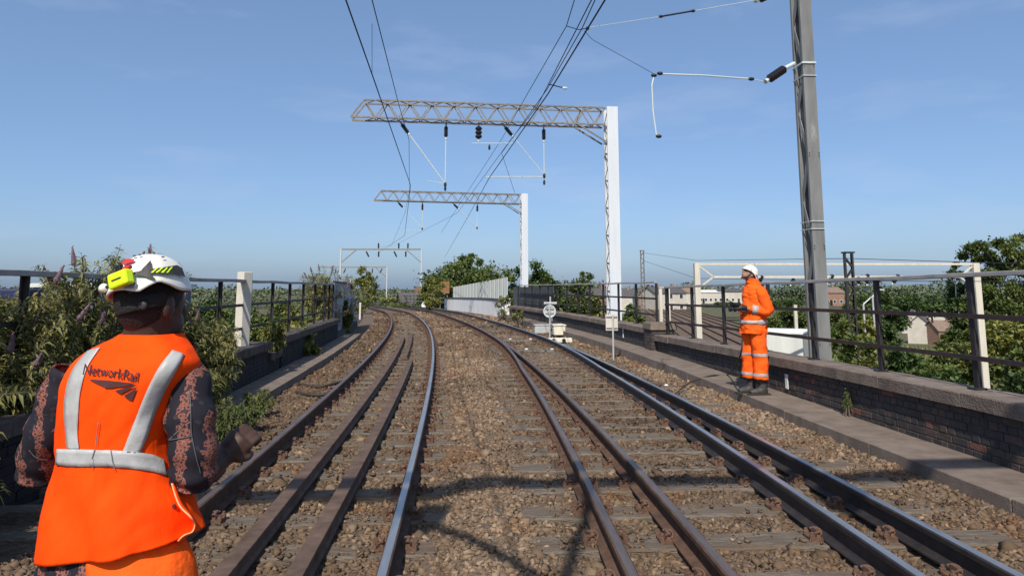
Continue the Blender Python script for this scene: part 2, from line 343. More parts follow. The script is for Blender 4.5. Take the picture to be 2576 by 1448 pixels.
for (y0, y1, dens, s0) in ((3.2, 7, 1200, 0.027), (7, 12, 650, 0.032), (12, 20, 290, 0.042), (20, 34, 100, 0.065), (34, 52, 36, 0.095)):
    w = 8.5; nn = int((y1 - y0) * w * dens); Yv = RNG.uniform(y0, y1, nn); tv = RNG.uniform(0, 1, nn)
    for Y, t in zip(Yv, tv):
        cl = float(left_c(Y)); d_ = float(railD(Y)); x0, x1 = cl - 1.68, d_ + 1.1
        x = x0 + (x1 - x0) * t; a_ = railA(Y)
        rx = [cl - 0.7525, cl + 0.7525, a_, d_] + ([d_ - 1.515, a_ + 1.515] if Y < TOE else [])
        if min(abs(x - q) for q in rx) < 0.085 or abs(x - cl + 0.2) < 0.09 or (abs(x - cl - 0.23) < 0.09 and Y < 17): continue
        inl = -1.1 < x - cl < 1.0; inr = a_ - 0.32 < x < d_ + 0.5
        z = ground_z(x, Y); on_s = False
        if inl or inr:
            if inl: _, dd = normal(left_c, Y); s_ = (Y + (x - cl) * 0.0 - dd.x / dd.y * 0 ); ph = ((Y - (x - cl) * (-dd.x)) / SP) % 1
            else: _, dd = normal(railD, Y); ph = ((Y - (x - d_) * (-dd.x)) / SP) % 1
            on_s = abs(ph - 0.5) < 0.19
            if on_s and RNG.random() < (0.92 if hnoise(x, Y, 0.9) < 0.1 else 0.6): continue
            if on_s: z = ZS + (zoff_l(Y) if inl else zoff_r(Y)) + s0 * 0.2
        P.append((x, Y, z + RNG.uniform(-0.42, 0.28) * s0)); sz = s0 * math.exp(RNG.normal(-0.08, 0.33)) * (0.7 if on_s else 1); S.append(sz)
        mid = (cl + 0.95 < x < a_ - 0.35) or x > d_ + .4
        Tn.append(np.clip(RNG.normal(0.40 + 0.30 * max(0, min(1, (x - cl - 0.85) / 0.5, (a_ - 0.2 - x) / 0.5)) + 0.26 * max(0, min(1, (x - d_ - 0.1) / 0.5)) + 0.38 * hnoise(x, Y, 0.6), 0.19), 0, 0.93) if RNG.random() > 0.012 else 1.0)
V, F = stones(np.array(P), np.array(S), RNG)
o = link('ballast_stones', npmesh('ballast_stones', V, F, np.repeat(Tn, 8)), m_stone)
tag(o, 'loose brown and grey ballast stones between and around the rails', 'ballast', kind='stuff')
# ------------------------------------------------------------------ rails
RP = [(-0.068, -0.158), (0.068, -0.158), (0.068, -0.147), (0.012, -0.128), (0.009, -0.05), (0.034, -0.038), (0.035, -0.010), (0.026, -0.002), (-0.026, -0.002), (-0.035, -0.010), (-0.034, -0.038), (-0.009, -0.05), (-0.012, -0.128), (-0.068, -0.147)]
TP = [(-0.026, -0.002), (0.026, -0.002), (0.024, 0.0005), (-0.024, 0.0005)]
def rail(fx, d, y0, y1, zf, label, topm, side=None):
    pts = path(fx, d, y0, y1, zf)
    o = sweep(pts, RP).build('rail', side or m_rail)
    tag(o, label, 'rail')
    sweep(pts, TP).build('running_surface', topm, o)
    return o
rail(left_c, -0.7525, -6, 118, zoff_l, 'left running rail of the curved track beside the buddleia, dull brown', m_raildull)
rail(left_c, 0.7525, -6, 118, zoff_l, 'bright polished rail right of the two flat guard rails', m_railtop)
rail(railA, 0, -6, 118, zoff_r, 'left outer rail of the points, rusty side, next to the wide ballast strip', m_raildull)
rail(lambda Y: railD(Y) , -1.515, -6, TOE, lambda Y: zoff_r(Y) + 0.001, 'rusty inner switch rail close beside the left outer rail of the points', m_raildull)
rail(lambda Y: railA(Y), 1.515, -6, TOE, lambda Y: zoff_r(Y) + 0.001, 'shiny black inner switch rail close beside the right outer rail of the points', m_railtop, m_rail_black)
rail(railD, 0, -6, 118, zoff_r, 'shiny right outer rail of the points, nearest the right walkway', m_railtop, m_rail_black)
GP = [(-0.085, -0.15), (0.075, -0.15), (0.075, -0.13), (0.056, -0.115), (0.056, -0.052), (-0.056, -0.052), (-0.056, -0.115), (-0.085, -0.13)]
for d, y0, y1, lb in ((-0.2, -6, 25, 'long flat brown guard rail, left one between the rails of the curved track'), (0.23, -6, 17, 'flat brown guard rail, right one between the rails of the curved track'), (0.06, 18, 26, 'short far guard rail beyond the end of the right one')):
    tag(sweep(path(left_c, d, y0, y1, zoff_l), GP).build('guard_rail', m_guard, bevel=0.006), lb, 'guard rail', 'guard rails in the curved track' if False else None)

# ------------------------------------------------------------------ sleepers with chairs
def chair_mesh():
    mb = MB(); mb.box((0, 0, 0.006), (0.33, 0.15, 0.03))
    for s in (-1, 1):
        mb.box((s * 0.098, 0, 0.045), (0.03, 0.10, 0.06), taper=0.8)
        # spring clip: a curled bar round the lug
        pts = [(s * (0.085 + 0.036 * math.sin(a)) , -0.06 + 0.12 * t, 0.042 + 0.028 * math.cos(a)) for t, a in [(i / 12, i / 12 * 2 * math.pi * 1.15) for i in range(13)]]
        mb.tube(pts, 0.0095, 6)
        for q in (-0.055, 0.055):
            mb.lathe([(0, 0.022), (0.55, 0.022), (0.6, 0.014), (1, 0.013)], (s * 0.15, q, 0.02), (s * 0.15, q, 0.065), 7)
    me = bpy.data.meshes.new('rail_chair'); me.from_pydata(mb.v, [], mb.f); me.update(); me.materials.append(m_chair); return me
CH = chair_mesh()
def sleeper_mesh(L, w, h, seed, dip=0.0):
    random.seed(seed); mb = MB(); n = 9; rr = []
    for i in range(n + 1):
        x = -L / 2 + L * i / n; z = random.uniform(-0.007, 0.004); y = random.uniform(-0.008, 0.008)
        b = 0.012
        rr.append([(x, -w / 2 + y, -h), (x, w / 2 + y, -h), (x, w / 2 + y, z - b), (x, w / 2 + y - b, z), (x, 0.03, z - 0.006 * random.random()), (x, -w / 2 + y + b, z), (x, -w / 2 + y, z - b)])
    mb.rings(rr); me = bpy.data.meshes.new('sleeper'); me.from_pydata(mb.v, [], mb.f); me.update(); me.materials.append(m_sleeper); return me
SM = {}
def sleeper(name, c, ang, L, w, offs, label, group, seed):
    k = (name, round(L, 1), seed % 5)
    if k not in SM: SM[k] = sleeper_mesh(round(L, 1), w, 0.15, seed)
    o = bpy.data.objects.new(name, SM[k]); col.objects.link(o); o.location = c
    o.rotation_euler = (0, 0, ang + random.uniform(-0.012, 0.012)); tag(o, label, 'sleeper', group)
    for q in offs:
        c_ = bpy.data.objects.new('rail_chair', CH); col.objects.link(c_); c_.parent = o; c_.location = (q, 0, 0.002); c_.scale = (.9, .85, .85)
Y = 0.5 * SP - SP * 5; i = 0
while Y < 46:
    n, d = normal(left_c, Y); p = off(left_c, Y, 0); random.seed(i)
    sleeper('sleeper', (p.x, p.y, ZS + zoff_l(Y)), math.atan2(n.y, n.x), 2.6, 0.255, (-0.7525, 0.7525), 'weathered timber sleeper under the curved track with the guard rails', 'sleepers of the curved track', i)
    Y += SP; i += 1
Y = 0.5 * SP - SP * 5; i = 0
while Y < 46:
    n, d = normal(railD, Y); random.seed(1000 + i); D0 = off(railD, Y, 0)
    aoff = (railA(Y) - railD(Y)); offs = [aoff, 0] + ([-1.515, aoff + 1.515] if Y < TOE - 3 else [])
    if Y < TOE + 1: L = 3.5 if Y < 12 else 3.2
    else: L = 2.6
    cx_ = (offs[0]) / 2
    p = D0 + n * cx_
    sleeper('timber_bearer' if Y < TOE + 1 else 'sleeper', (p.x, p.y, ZS + zoff_r(Y)), math.atan2(n.y, n.x), L, 0.29, [q - cx_ for q in offs], 'long timber bearer carrying the four rails of the points' if Y < TOE + 1 else 'timber sleeper under the far track beyond the points', 'bearers of the points' if Y < TOE + 1 else 'sleepers beyond the points', i)
    Y += SP; i += 1

# ------------------------------------------------------------------ points details
def stretcher(Y, label):
    a = Vector((railA(Y), Y, ZS + 0.1)); b = Vector((railD(Y), Y - 0.05, ZS + 0.1)); t = thing('stretcher_bar', (a + b) / 2 - Vector((0, 0, .08)), label, 'stretcher bar')
    MB().bar(a + Vector((0.12, 0, 0)), b - Vector((0.12, 0, 0)), 0.05, 0.025).build('bar', m_mastgrey, t)
    for q in (a + Vector((0.22, 0, 0)), b - Vector((0.22, 0, 0))):
        MB().box(q + Vector((0, 0, .03)), (0.14, 0.16, 0.08)).build('bracket', m_chair, t, bevel=0.01)
    for q in (0.35, 0.78):
        MB().box(a + (b - a) * q + Vector((0, 0.12, 0.04)), (0.09, 0.08, 0.05)).build('fixing_lug', m_signal, t, bevel=0.015)
stretcher(19.4, 'pale stretcher bar between the switch rails, nearer the rectangular sign')
stretcher(23.2, 'pale stretcher bar between the switch rails, nearer the round sign')
pm = at(1402, 832, 25.5); t = thing('points_machine', (pm.x, pm.y, -0.1), 'cream points machine box on the ballast at the foot of the round sign', 'points machine')
MB().box((pm.x, pm.y, 0.14), (0.42, 0.9, 0.32), 0.12).build('case', m_yellowwhite, t, bevel=0.03)
MB().box((pm.x, pm.y, 0.32), (0.46, 0.95, 0.04), 0.12).build('lid', m_yellowwhite, t, bevel=0.01)
for q in (-0.3, 0.3): MB().box((pm.x - 0.235, pm.y + q, 0.16), (0.03, 0.1, 0.1), 0.12).build('latch', m_black, t)
pb = at(1408, 858, 22.5); t = thing('base_plate', (pb.x, pb.y, -0.1), 'white painted bearer plate beside the switch rail in front of the points machine', 'plate')
MB().box((pb.x, pb.y, 0.0), (0.75, 0.22, 0.13), 0.1).build('plate', m_yellowwhite, t, bevel=0.015)
for q in (-0.2, 0.12): MB().lathe([(0, .06), (1, .05)], (pb.x + q, pb.y - .14, 0.0), (pb.x + q, pb.y - .05, 0.0), 9).build('hole', m_black, t)
pg = at(1362, 830, 27.5); t = thing('cable_box', (pg.x, pg.y, -0.1), 'grey cable box left of the cream points machine', 'box')
MB().box((pg.x, pg.y, 0.05), (0.55, 0.4, 0.3), 0.1).build('case', m_signal, t, bevel=0.03)
MB().box((pg.x, pg.y, 0.215), (0.6, 0.45, 0.03), 0.1).build('lid', m_signal, t, bevel=0.008)

# round sign seen from behind
b = at(1383, 850, 25.0); top = at(1383, 772, 25.0); c = at(1383, 783, 25.0)
t = thing('track_sign', (c.x, 25.0, -0.1), 'grey round disc sign seen from behind on a thin post', 'sign')
MB().tube([(c.x, 25.03, -0.1), (c.x, 25.03, c.z + 0.18)], 0.026, 8).build('post', m_signal, t)
MB().lathe([(0, 0.205), (1, 0.205)], (c.x, 25.07, c.z), (c.x, 25.085, c.z), 28).build('disc', m_signal, t)
rim = [(c.x + 0.2 * math.cos(a), 25.065, c.z + 0.2 * math.sin(a)) for a in np.linspace(0, 2 * math.pi, 29)]
MB().tube(rim, 0.02, 6, cap=False).build('rim', m_white, t)
for q in (-0.075, 0.075): MB().bar((c.x - 0.15, 25.055, c.z + q), (c.x + 0.15, 25.055, c.z + q), 0.012, 0.035).build('channel', m_mastgrey, t)
b2 = at(1365, 762, 28.0); t = thing('track_sign', (b2.x + .3, 28.0, 0), 'small pale cross board just above the round disc sign', 'sign')
MB().box((b2.x + 0.3, 28.0, b2.z), (0.5, 0.03, 0.08)).build('board', m_signal, t, bevel=0.01)
MB().tube([(b2.x + 0.3, 28.04, -.1), (b2.x + 0.3, 28.04, b2.z + .25)], 0.03, 8).build('post', m_signal, t)
# rectangular sign seen from behind
c = at(1539, 811, 17.2)
t = thing('track_sign', (c.x, 17.2, 0.0), 'pale rectangular sign board seen from behind on a grey post', 'sign')
MB().tube([(c.x + .02, 17.16, -0.1), (c.x + .02, 17.16, c.z + 0.18)], 0.022, 8).build('post', m_signal, t)
MB().box((c.x, 17.2, c.z), (0.285, 0.012, 0.37)).build('board', m_concrete, t, bevel=0.004)
for q in (-0.13, 0.13): MB().bar((c.x - 0.13, 17.185, c.z + q), (c.x + 0.13, 17.185, c.z + q), 0.012, 0.028).build('channel', m_mastgrey, t)
# ------------------------------------------------------------------ parapet walls
def cop_z(Y):
    if Y < 7: return 0.62
    if Y < 17.3: return 0.62 - (Y - 7) * 0.0115
    return 0.63
BR = {}
def brick_me(w, m):
    k = (round(w, 3), m.name)
    if k not in BR:
        me = bpy.data.meshes.new('brick'); mb = MB(); x, y, z = w / 2, 0.05, 0.0335; b = 0.005
        # bevelled front face only
        V = [(-x, y, -z), (x, y, -z), (x, y, z), (-x, y, z), (-x, -y + b, -z), (x, -y + b, -z), (x, -y + b, z), (-x, -y + b, z), (-x + b, -y, -z + b), (x - b, -y, -z + b), (x - b, -y, z - b), (-x + b, -y, z - b)]
        mb.add(V, [(0, 4, 5, 1), (1, 5, 6, 2), (2, 6, 7, 3), (3, 7, 4, 0), (4, 8, 9, 5), (5, 9, 10, 6), (6, 10, 11, 7), (7, 11, 8, 4), (8, 11, 10, 9)])
        me.from_pydata(mb.v, [], mb.f); me.update(); me.materials.append(m); BR[k] = me
    return BR[k]
def wall(fx, dface, side, y0, y1, zt, zb, label, coplen, n_single, rest_name='brickwork', mb_=None, mc_=None):
    """side=+1 face looks to -normal (right parapet), -1 the other way. dface: offset of brick face"""
    pm_ = off(fx, (y0 + y1) / 2, dface)
    t = thing('parapet_wall', (pm_.x, pm_.y, 0), label, 'wall')
    ys = [y0] + [Y for Y in YS if y0 + .1 < Y < y1 - .1] + [y1]
    th = 0.40
    # core (mortar) set back 6 mm behind the brick faces
    core = MB(); rr = []
    for Y in ys:
        a = off(fx, Y, dface + side * 0.012); b_ = off(fx, Y, dface + side * th)
        rr.append([Vector((a.x, a.y, -0.6)), Vector((b_.x, b_.y, -0.6)), Vector((b_.x, b_.y, zt(Y) - 0.135)), Vector((a.x, a.y, zt(Y) - 0.135))])
    core.rings(rr); core.build('mortar_core', mb_ or m_mortar, t)
    # coping stones
    Y = y0; random.seed(int(y0 * 10 + 500))
    while Y < y1 - 0.05:
        L = min(coplen * random.uniform(0.9, 1.1), y1 - Y); e = 0.006
        pts = [Vector((*off(fx, yy, dface + side * (th / 2 - 0.02))[:2], zt(yy) + 0.004 * math.sin(Y * 7))) for yy in np.linspace(Y + e, Y + L - e, 4)]
        hw = th / 2 + 0.045; j = random.uniform(-0.006, 0.006)
        sweep(pts, [(-hw + j, -0.135), (hw + j, -0.135), (hw + j, -0.012), (hw - 0.012 + j, 0), (-hw + 0.012 + j, 0), (-hw + j, -0.012)]).build('coping_stone', mc_ or m_coping, t)
        Y += L
    # brick face: English-bond-like courses
    P = []
    ch = 0.076; s = 0
    Ls = [0.0]
    for i in range(len(ys) - 1): Ls.append(Ls[-1] + (off(fx, ys[i + 1], dface) - off(fx, ys[i], dface)).length)
    def at_s(s_): Yq = float(np.interp(s_, Ls, ys)); return Yq
    for c in range(9):
        w = 0.222 if c % 2 == 0 else 0.106; s = 0.06 * (c % 2)
        while s < Ls[-1] - w:
            Yq = at_s(s + w / 2); z = zt(Yq) - 0.137 - ch * (c + 0.5)
            if z > zb(Yq) - 0.05: P.append((Yq, z, w))
            s += w + 0.010
    P.sort(key=lambda q: abs(q[0] - 5.5) if q[0] > 4.5 else 99 - q[0])
    rest = MB(); random.seed(5)
    for i, (Yq, z, w) in enumerate(P):
        n, d = normal(fx, Yq); p = off(fx, Yq, dface + side * 0.05); ang = math.atan2(d.y, d.x) + (0 if side < 0 else math.pi)
        # local -Y must look toward the track: -side*n
        ang = math.atan2(-side * n.y, -side * n.x) + math.pi / 2
        rr_ = random.random(); m = m_brick if rr_ < 0.68 else (m_brick_b if rr_ < 0.96 else m_brick_r)
        jit = random.uniform(-0.005, 0.004)
        loc = Vector((p.x, p.y, z)) + n * (side * jit)
        if i < n_single:
            o = bpy.data.objects.new('brick', brick_me(w, m)); col.objects.link(o); o.parent = t
            o.matrix_parent_inverse = parent_inv(t); o.location = loc; o.rotation_euler = (0, random.uniform(-.006, .006), ang)
        else:
            me = brick_me(w, m_brick); M_ = Matrix.Translation(loc) @ Matrix.Rotation(ang, 4, 'Z')
            rest.add([M_ @ v.co for v in me.vertices], [tuple(f.vertices) for f in me.polygons])
    if rest.v: stuff(rest.build(rest_name, mb_ or m_brick, t))
    return t
wall(railD, 1.74, 1, -3, 17.0, cop_z, walk_z, 'dark brick parapet wall with brown coping behind the walkway where the man in orange stands', 1.25, 300)
wall(railD, 1.74, 1, 17.75, 40, cop_z, walk_z, 'dark brick parapet wall beyond the brick pier, running towards the pale hoarding', 1.4, 0)
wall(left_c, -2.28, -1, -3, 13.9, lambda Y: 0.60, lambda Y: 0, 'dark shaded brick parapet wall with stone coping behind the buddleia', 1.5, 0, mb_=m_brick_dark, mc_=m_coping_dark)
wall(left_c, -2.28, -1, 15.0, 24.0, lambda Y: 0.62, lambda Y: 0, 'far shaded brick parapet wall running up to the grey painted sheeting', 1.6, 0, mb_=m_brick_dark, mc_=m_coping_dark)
# broken low stretch between the two left walls
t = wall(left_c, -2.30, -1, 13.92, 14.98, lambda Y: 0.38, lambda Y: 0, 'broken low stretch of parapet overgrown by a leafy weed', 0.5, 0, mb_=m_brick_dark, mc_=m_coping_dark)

# brick pier
pc = off(railD, 17.38, 1.93); pz = 0.62
n, d = normal(railD, 17.38); ang = math.atan2(n.y, n.x)
t = thing('brick_pier', (pc.x, pc.y, 0), 'short brick pier with a tan stone cap between the two right railings', 'pier', rz=ang)
MB().box((pc.x, pc.y, 0.12), (0.56, 0.60, 1.0), ang).build('mortar_core', m_mortar, t)
for c in range(9):
    for k in range(3):
        w = 0.19; off_ = (k - 1) * 0.2
        for sx in (-1, 1):
            o = bpy.data.objects.new('brick', brick_me(0.19, m_brick_b if (c + k) % 3 else m_brick)); col.objects.link(o); o.parent = t; o.matrix_parent_inverse = parent_inv(t)
            q = pc + d * (off_) + n * (sx * 0.245); o.location = (q.x, q.y, -0.1 + 0.076 * c); o.rotation_euler = (0, 0, ang + sx * math.pi / 2)
            o = bpy.data.objects.new('brick', brick_me(0.19, m_brick_b if (c + k) % 2 else m_brick)); col.objects.link(o); o.parent = t; o.matrix_parent_inverse = parent_inv(t)
            q = pc + n * (off_ * 0.93) + d * (sx * 0.265); o.location = (q.x, q.y, -0.1 + 0.076 * c); o.rotation_euler = (0, 0, ang + (math.pi if sx > 0 else 0))
MB().box((pc.x, pc.y, 0.685), (0.66, 0.70, 0.17), ang, taper=0.94).build('cap_stone', m_walk, t, bevel=0.02)
MB().tube([(pc.x + .16, pc.y - .36, 0.5), (pc.x + .16, pc.y - .365, 0.1), (pc.x + .2, pc.y - .42, .03)], 0.02, 7).build('drain_pipe', m_concrete, t)

# ------------------------------------------------------------------ railings
def railing(fx, d, ys_posts, zb, h, mids, label, pw, topsize, mat_mid, y0=None, y1=None, topm=None, lean=None):
    y0 = ys_posts[0] if y0 is None else y0; y1 = ys_posts[-1] if y1 is None else y1
    pmid = off(fx, (y0 + y1) / 2, d)
    t = thing('railing', (pmid.x, pmid.y, 0.6), label, 'railing')
    for Y in ys_posts:
        p = off(fx, Y, d); n, dd = normal(fx, Y); a = math.atan2(n.y, n.x); z0 = zb(Y)
        # T-section post
        mb = MB(); mb.box((p.x, p.y, z0 + (h - 0.02) / 2), (0.014, pw, h - 0.02), a); q = p + n * 0.0
        mb.box((p.x + n.x * 0.03, p.y + n.y * 0.03, z0 + (h - 0.02) / 2), (0.046, 0.012, h - 0.02), a)
        mb.box((p.x, p.y, z0 + 0.008), (0.12, 0.12, 0.016), a)
        mb.build('post', m_dark_paint, t)
    ys = np.linspace(y0, y1, max(6, int((y1 - y0) / 0.8)))
    pts = [off(fx, Y, d) + Vector((0, 0, zb(Y) + h + 0.006 * math.sin(Y * 2.2))) for Y in ys]
    w2, hh = topsize[0] / 2, topsize[1]
    sweep(pts, [(-w2, -hh / 2), (w2, -hh / 2), (w2, hh / 2), (-w2, hh / 2)]).build('top_rail', topm or m_toprail, t, bevel=0.006)
    for m in mids:
        pts = [off(fx, Y, d - 0.02 * (1 if d > 0 else -1)) + Vector((0, 0, zb(Y) + m)) for Y in ys]
        sweep(pts, [(-0.01, -0.023), (0.01, -0.023), (0.01, 0.023), (-0.01, 0.023)]).build('mid_rail', mat_mid, t)
    return t
def solve_y(fx, d, xd, y0, y1, z):
    """Y on the path where the picture x is xd"""
    best = None
    for Y in np.linspace(y0, y1, 1600):
        p = off(fx, Y, d); u = (p.x / (Y * math.cos(TH) + (z - CAMZ) * math.sin(TH))) * FPX + CX
        if best is None or abs(u - xd) < best[0]: best = (abs(u - xd), Y)
    return best[1]
rp = [solve_y(railD, 1.98, x / 1.0353, 5, 17, 1.2) for x in (2552, 2300, 2125, 1994, 1890, 1807, 1742, 1694)]
railing(railD, 1.98, [rp[0] - 5.2, rp[0] - 3.4, rp[0] - 1.7] + rp, cop_z, 1.10, (0.30, 0.70), 'dark three-bar railing with a pale worn handrail behind the man in orange', 0.065, (0.085, 0.044), m_rail_red)
rf = list(np.arange(17.75, 40, 1.75))
railing(railD, 1.98, rf, cop_z, 1.10, (0.30, 0.70), 'dark railing on the far right parapet beyond the brick pier', 0.07, (0.07, 0.045), m_dark_paint)
lf = [solve_y(left_c, -2.5, x / 1.0353, 5, 23, 1.2) for x in (582, 658, 716, 760, 795, 825, 850, 869, 885)]
st = lf[1] - lf[0]
lf0 = solve_y(left_c, -2.5, 66, 2.5, 9, 1.2)
near = list(np.arange(lf0 - 2 * st, lf[0] - 0.5 * st, (lf[0] - lf0) / max(1, round((lf[0] - lf0) / st))))
railing(left_c, -2.5, near + lf + [24.0], lambda Y: 0.60, 1.11, (0.30, 0.70), 'dark railing with a grey handrail along the left parapet, half hidden by buddleia', 0.08, (0.10, 0.05), m_dark_paint)

# sheeting panels at the end of the left railing
m_sheet = mat('grey_sheeting', (0.22, 0.24, 0.29), 0.6, c2=(0.33, 0.35, 0.40), scale=2.5, c3=(0.20, 0.22, 0.30), s3=1.5, t3=0.55)
pq = off(left_c, 27, -2.45); t = thing('sheet_fence', (pq.x, pq.y, 0), 'grey-blue painted sheet panels curving away at the end of the left railing', 'fence')
yy = np.linspace(24.05, 33.5, 6)
for a, b in zip(yy[:-1], yy[1:]):
    zt0, zt1 = 1.78 - 0.004 * (a - 22) ** 2 * .25, 1.78 - 0.004 * (b - 22) ** 2 * .25
    A, B = off(left_c, a + .02, -2.45), off(left_c, b - .02, -2.45); n, _ = normal(left_c, (a + b) / 2)
    V = [A + Vector((0, 0, -.1)), B + Vector((0, 0, -.1)), B + Vector((0, 0, zt1)), A + Vector((0, 0, zt0))]; V += [v - n * 0.03 for v in V]
    MB().add(V, [(0, 1, 2, 3), (7, 6, 5, 4), (0, 4, 5, 1), (1, 5, 6, 2), (2, 6, 7, 3), (3, 7, 4, 0)]).build('panel', m_sheet, t)
pts = [off(left_c, Y, -2.45) + Vector((0, 0, 1.80 - 0.001 * (Y - 22) ** 2)) for Y in np.linspace(24.05, 33.5, 9)]
sweep(pts, [(-.05, -.02), (.05, -.02), (.05, .03), (-.05, .03)]).build('capping', m_dark_paint, t)
pts = [off(left_c, Y, -2.38) + Vector((0, 0, 0.02)) for Y in np.linspace(24.05, 33.5, 9)]
sweep(pts, [(-.08, -.3), (.08, -.3), (.08, .1), (-.08, .1)]).build('plinth', m_mortar, t)

# concrete stub post behind the left railing
c = at(613, 760, 12.6); topz = at(613, 684, 12.6).z
t = thing('concrete_post', (c.x, 12.6, LOW), 'square cream concrete stub post standing behind the left railing', 'post')
MB().box((c.x, 12.6, (LOW + topz) / 2), (0.185, 0.185, topz - LOW), R(-32)).build('shaft', m_concrete, t, bevel=0.012)
# cream steel stub mast beside the brick pier
c = at(1672, 780, 21.5); topz = at(1672, 724, 21.5).z
t = thing('steel_post', (c.x, 21.5, LOW), 'cream twin-channel steel stub mast just right of the brick pier', 'post')
for s in (-1, 1): MB().box((c.x + s * 0.115, 21.5, (LOW + topz) / 2), (0.095, 0.12, topz - LOW), 0).build('channel', m_cream, t, bevel=0.01)
for k in range(9): MB().bar((c.x - .1, 21.5 + .05, topz - .2 - .3 * k), (c.x + .1, 21.5 + .05, topz - .45 - .3 * k), 0.03, 0.01).build('lacing_bar', m_cream, t)
MB().box((c.x, 21.5, topz + .015), (0.34, 0.16, 0.03)).build('cap_plate', m_cream, t)
# ------------------------------------------------------------------ overhead line structures
def insulator(a, b, parent, r=0.075, sheds=8, m=None):
    a, b = Vector(a), Vector(b); prof = [(0, 0.03), (0.06, 0.03)]
    for i in range(sheds):
        t0 = 0.08 + 0.84 * i / sheds; t1 = 0.08 + 0.84 * (i + 1) / sheds
        prof += [(t0, r * 0.62), (t0 + (t1 - t0) * 0.4, r), (t0 + (t1 - t0) * 0.6, r), (t1, r * 0.62)]
    prof += [(0.94, 0.03), (1, 0.03)]
    o = MB().lathe(prof, a, b, 12).build('insulator', m or m_insul, parent, smooth=False)
    d = (b - a).normalized()
    MB().lathe([(0, 0.028), (1, 0.04)], b, b + d * 0.07, 10).build('end_cap', m_tube, o)
    return o
def channel_mast(t, c, ang, w, dep, z0, z1, m_face, m_lace, pitch=0.45, lw=0.035):
    """two channels (front and back) laced on both sides; ang turns the mast about z. Front face looks to local -Y"""
    Rz = Matrix.Rotation(ang, 3, 'Z'); c = Vector(c)
    def P(x, y, z): return c + Rz @ Vector((x, y, 0)) + Vector((0, 0, z - c.z))
    for s in (-1, 1):
        mb = MB(); fl = 0.06; th = 0.012; y = s * dep / 2
        prof = [(-w / 2, y), (w / 2, y), (w / 2, y - s * fl), (w / 2 - th, y - s * fl), (w / 2 - th, y - s * th), (-w / 2 + th, y - s * th), (-w / 2 + th, y - s * fl), (-w / 2, y - s * fl)]
        if s > 0: prof = prof[::-1]
        mb.rings([[P(x, yy, z) for x, yy in prof] for z in (z0, z1)])
        mb.build('channel', m_face, t)
    z = z0 + 0.1; k = 0
    while z + pitch < z1:
        for s in (-1, 1):
            x = s * (w / 2 - 0.02)
            MB().bar(P(x, -dep / 2 + .02, z if k % 2 else z + pitch), P(x, dep / 2 - .02, z + pitch if k % 2 else z), 0.012, lw).build('lacing_bar', m_lace, t)
        z += pitch; k += 1
def truss_beam(t, A, B, h, dep, bays, m, cut=0.45):
    """box truss between bottom points A (free end) and B, height h"""
    A, B = Vector(A), Vector(B); d = (B - A).normalized(); L = (B - A).length; n = Vector((-d.y, d.x, 0)); up = Vector((0, 0, 1))
    for s, nm in ((-1, 'front'), (1, 'back')):
        q = n * (s * dep / 2)
        MB().bar(A + q, B + q, 0.055, 0.055).build('bottom_chord', m, t)
        MB().bar(A + d * cut + q + up * h, B + q + up * h, 0.055, 0.055).build('top_chord', m, t)
        MB().bar(A + q, A + d * cut + q + up * h, 0.05, 0.05).build('end_bar', m, t)
        P0 = cut; st = (L - cut) / bays
        for k in range(bays):
            a = P0 + st * k
            MB().bar(A + d * a + q + up * h, A + d * (a + st / 2) + q, 0.02, 0.04).build('diagonal', m, t)
            MB().bar(A + d * (a + st / 2) + q, A + d * (a + st) + q + up * h, 0.02, 0.04).build('diagonal', m, t)
    st = (L - cut) / bays
    for zz in (0, h):
        mb = MB()
        for k in range(bays * 2):
            s = -1 if k % 2 else 1; a = cut + st / 2 * k
            mb.bar(A + d * a + n * (s * dep / 2) + up * zz, A + d * (a + st / 2) - n * (s * dep / 2) + up * zz, 0.045, 0.02)
        mb.build('cross_lacing', m, t)
def v_support(t, hook1, end1, hook2, low, r=0.02, il=0.42):
    """inclined insulator + tube and vertical insulator + tube meeting at low"""
    for h_, e in ((hook1, low), (hook2, low)):
        h_, e = Vector(h_), Vector(e); d = (e - h_).normalized()
        MB().bar(h_, h_ + d * 0.16, 0.05, 0.05).build('hanger', m_dark_paint, t)
        insulator(h_ + d * 0.16, h_ + d * (0.16 + il), t)
        MB().tube([h_ + d * (0.22 + il), e], r, 7).build('tube', m_tube, t)
    MB().lathe([(0, .02), (.3, .05), (.7, .05), (1, .02)], Vector(low) - Vector((0, 0, .13)), Vector(low) + Vector((0, 0, .06)), 9).build('clamp', m_dark_paint, t)

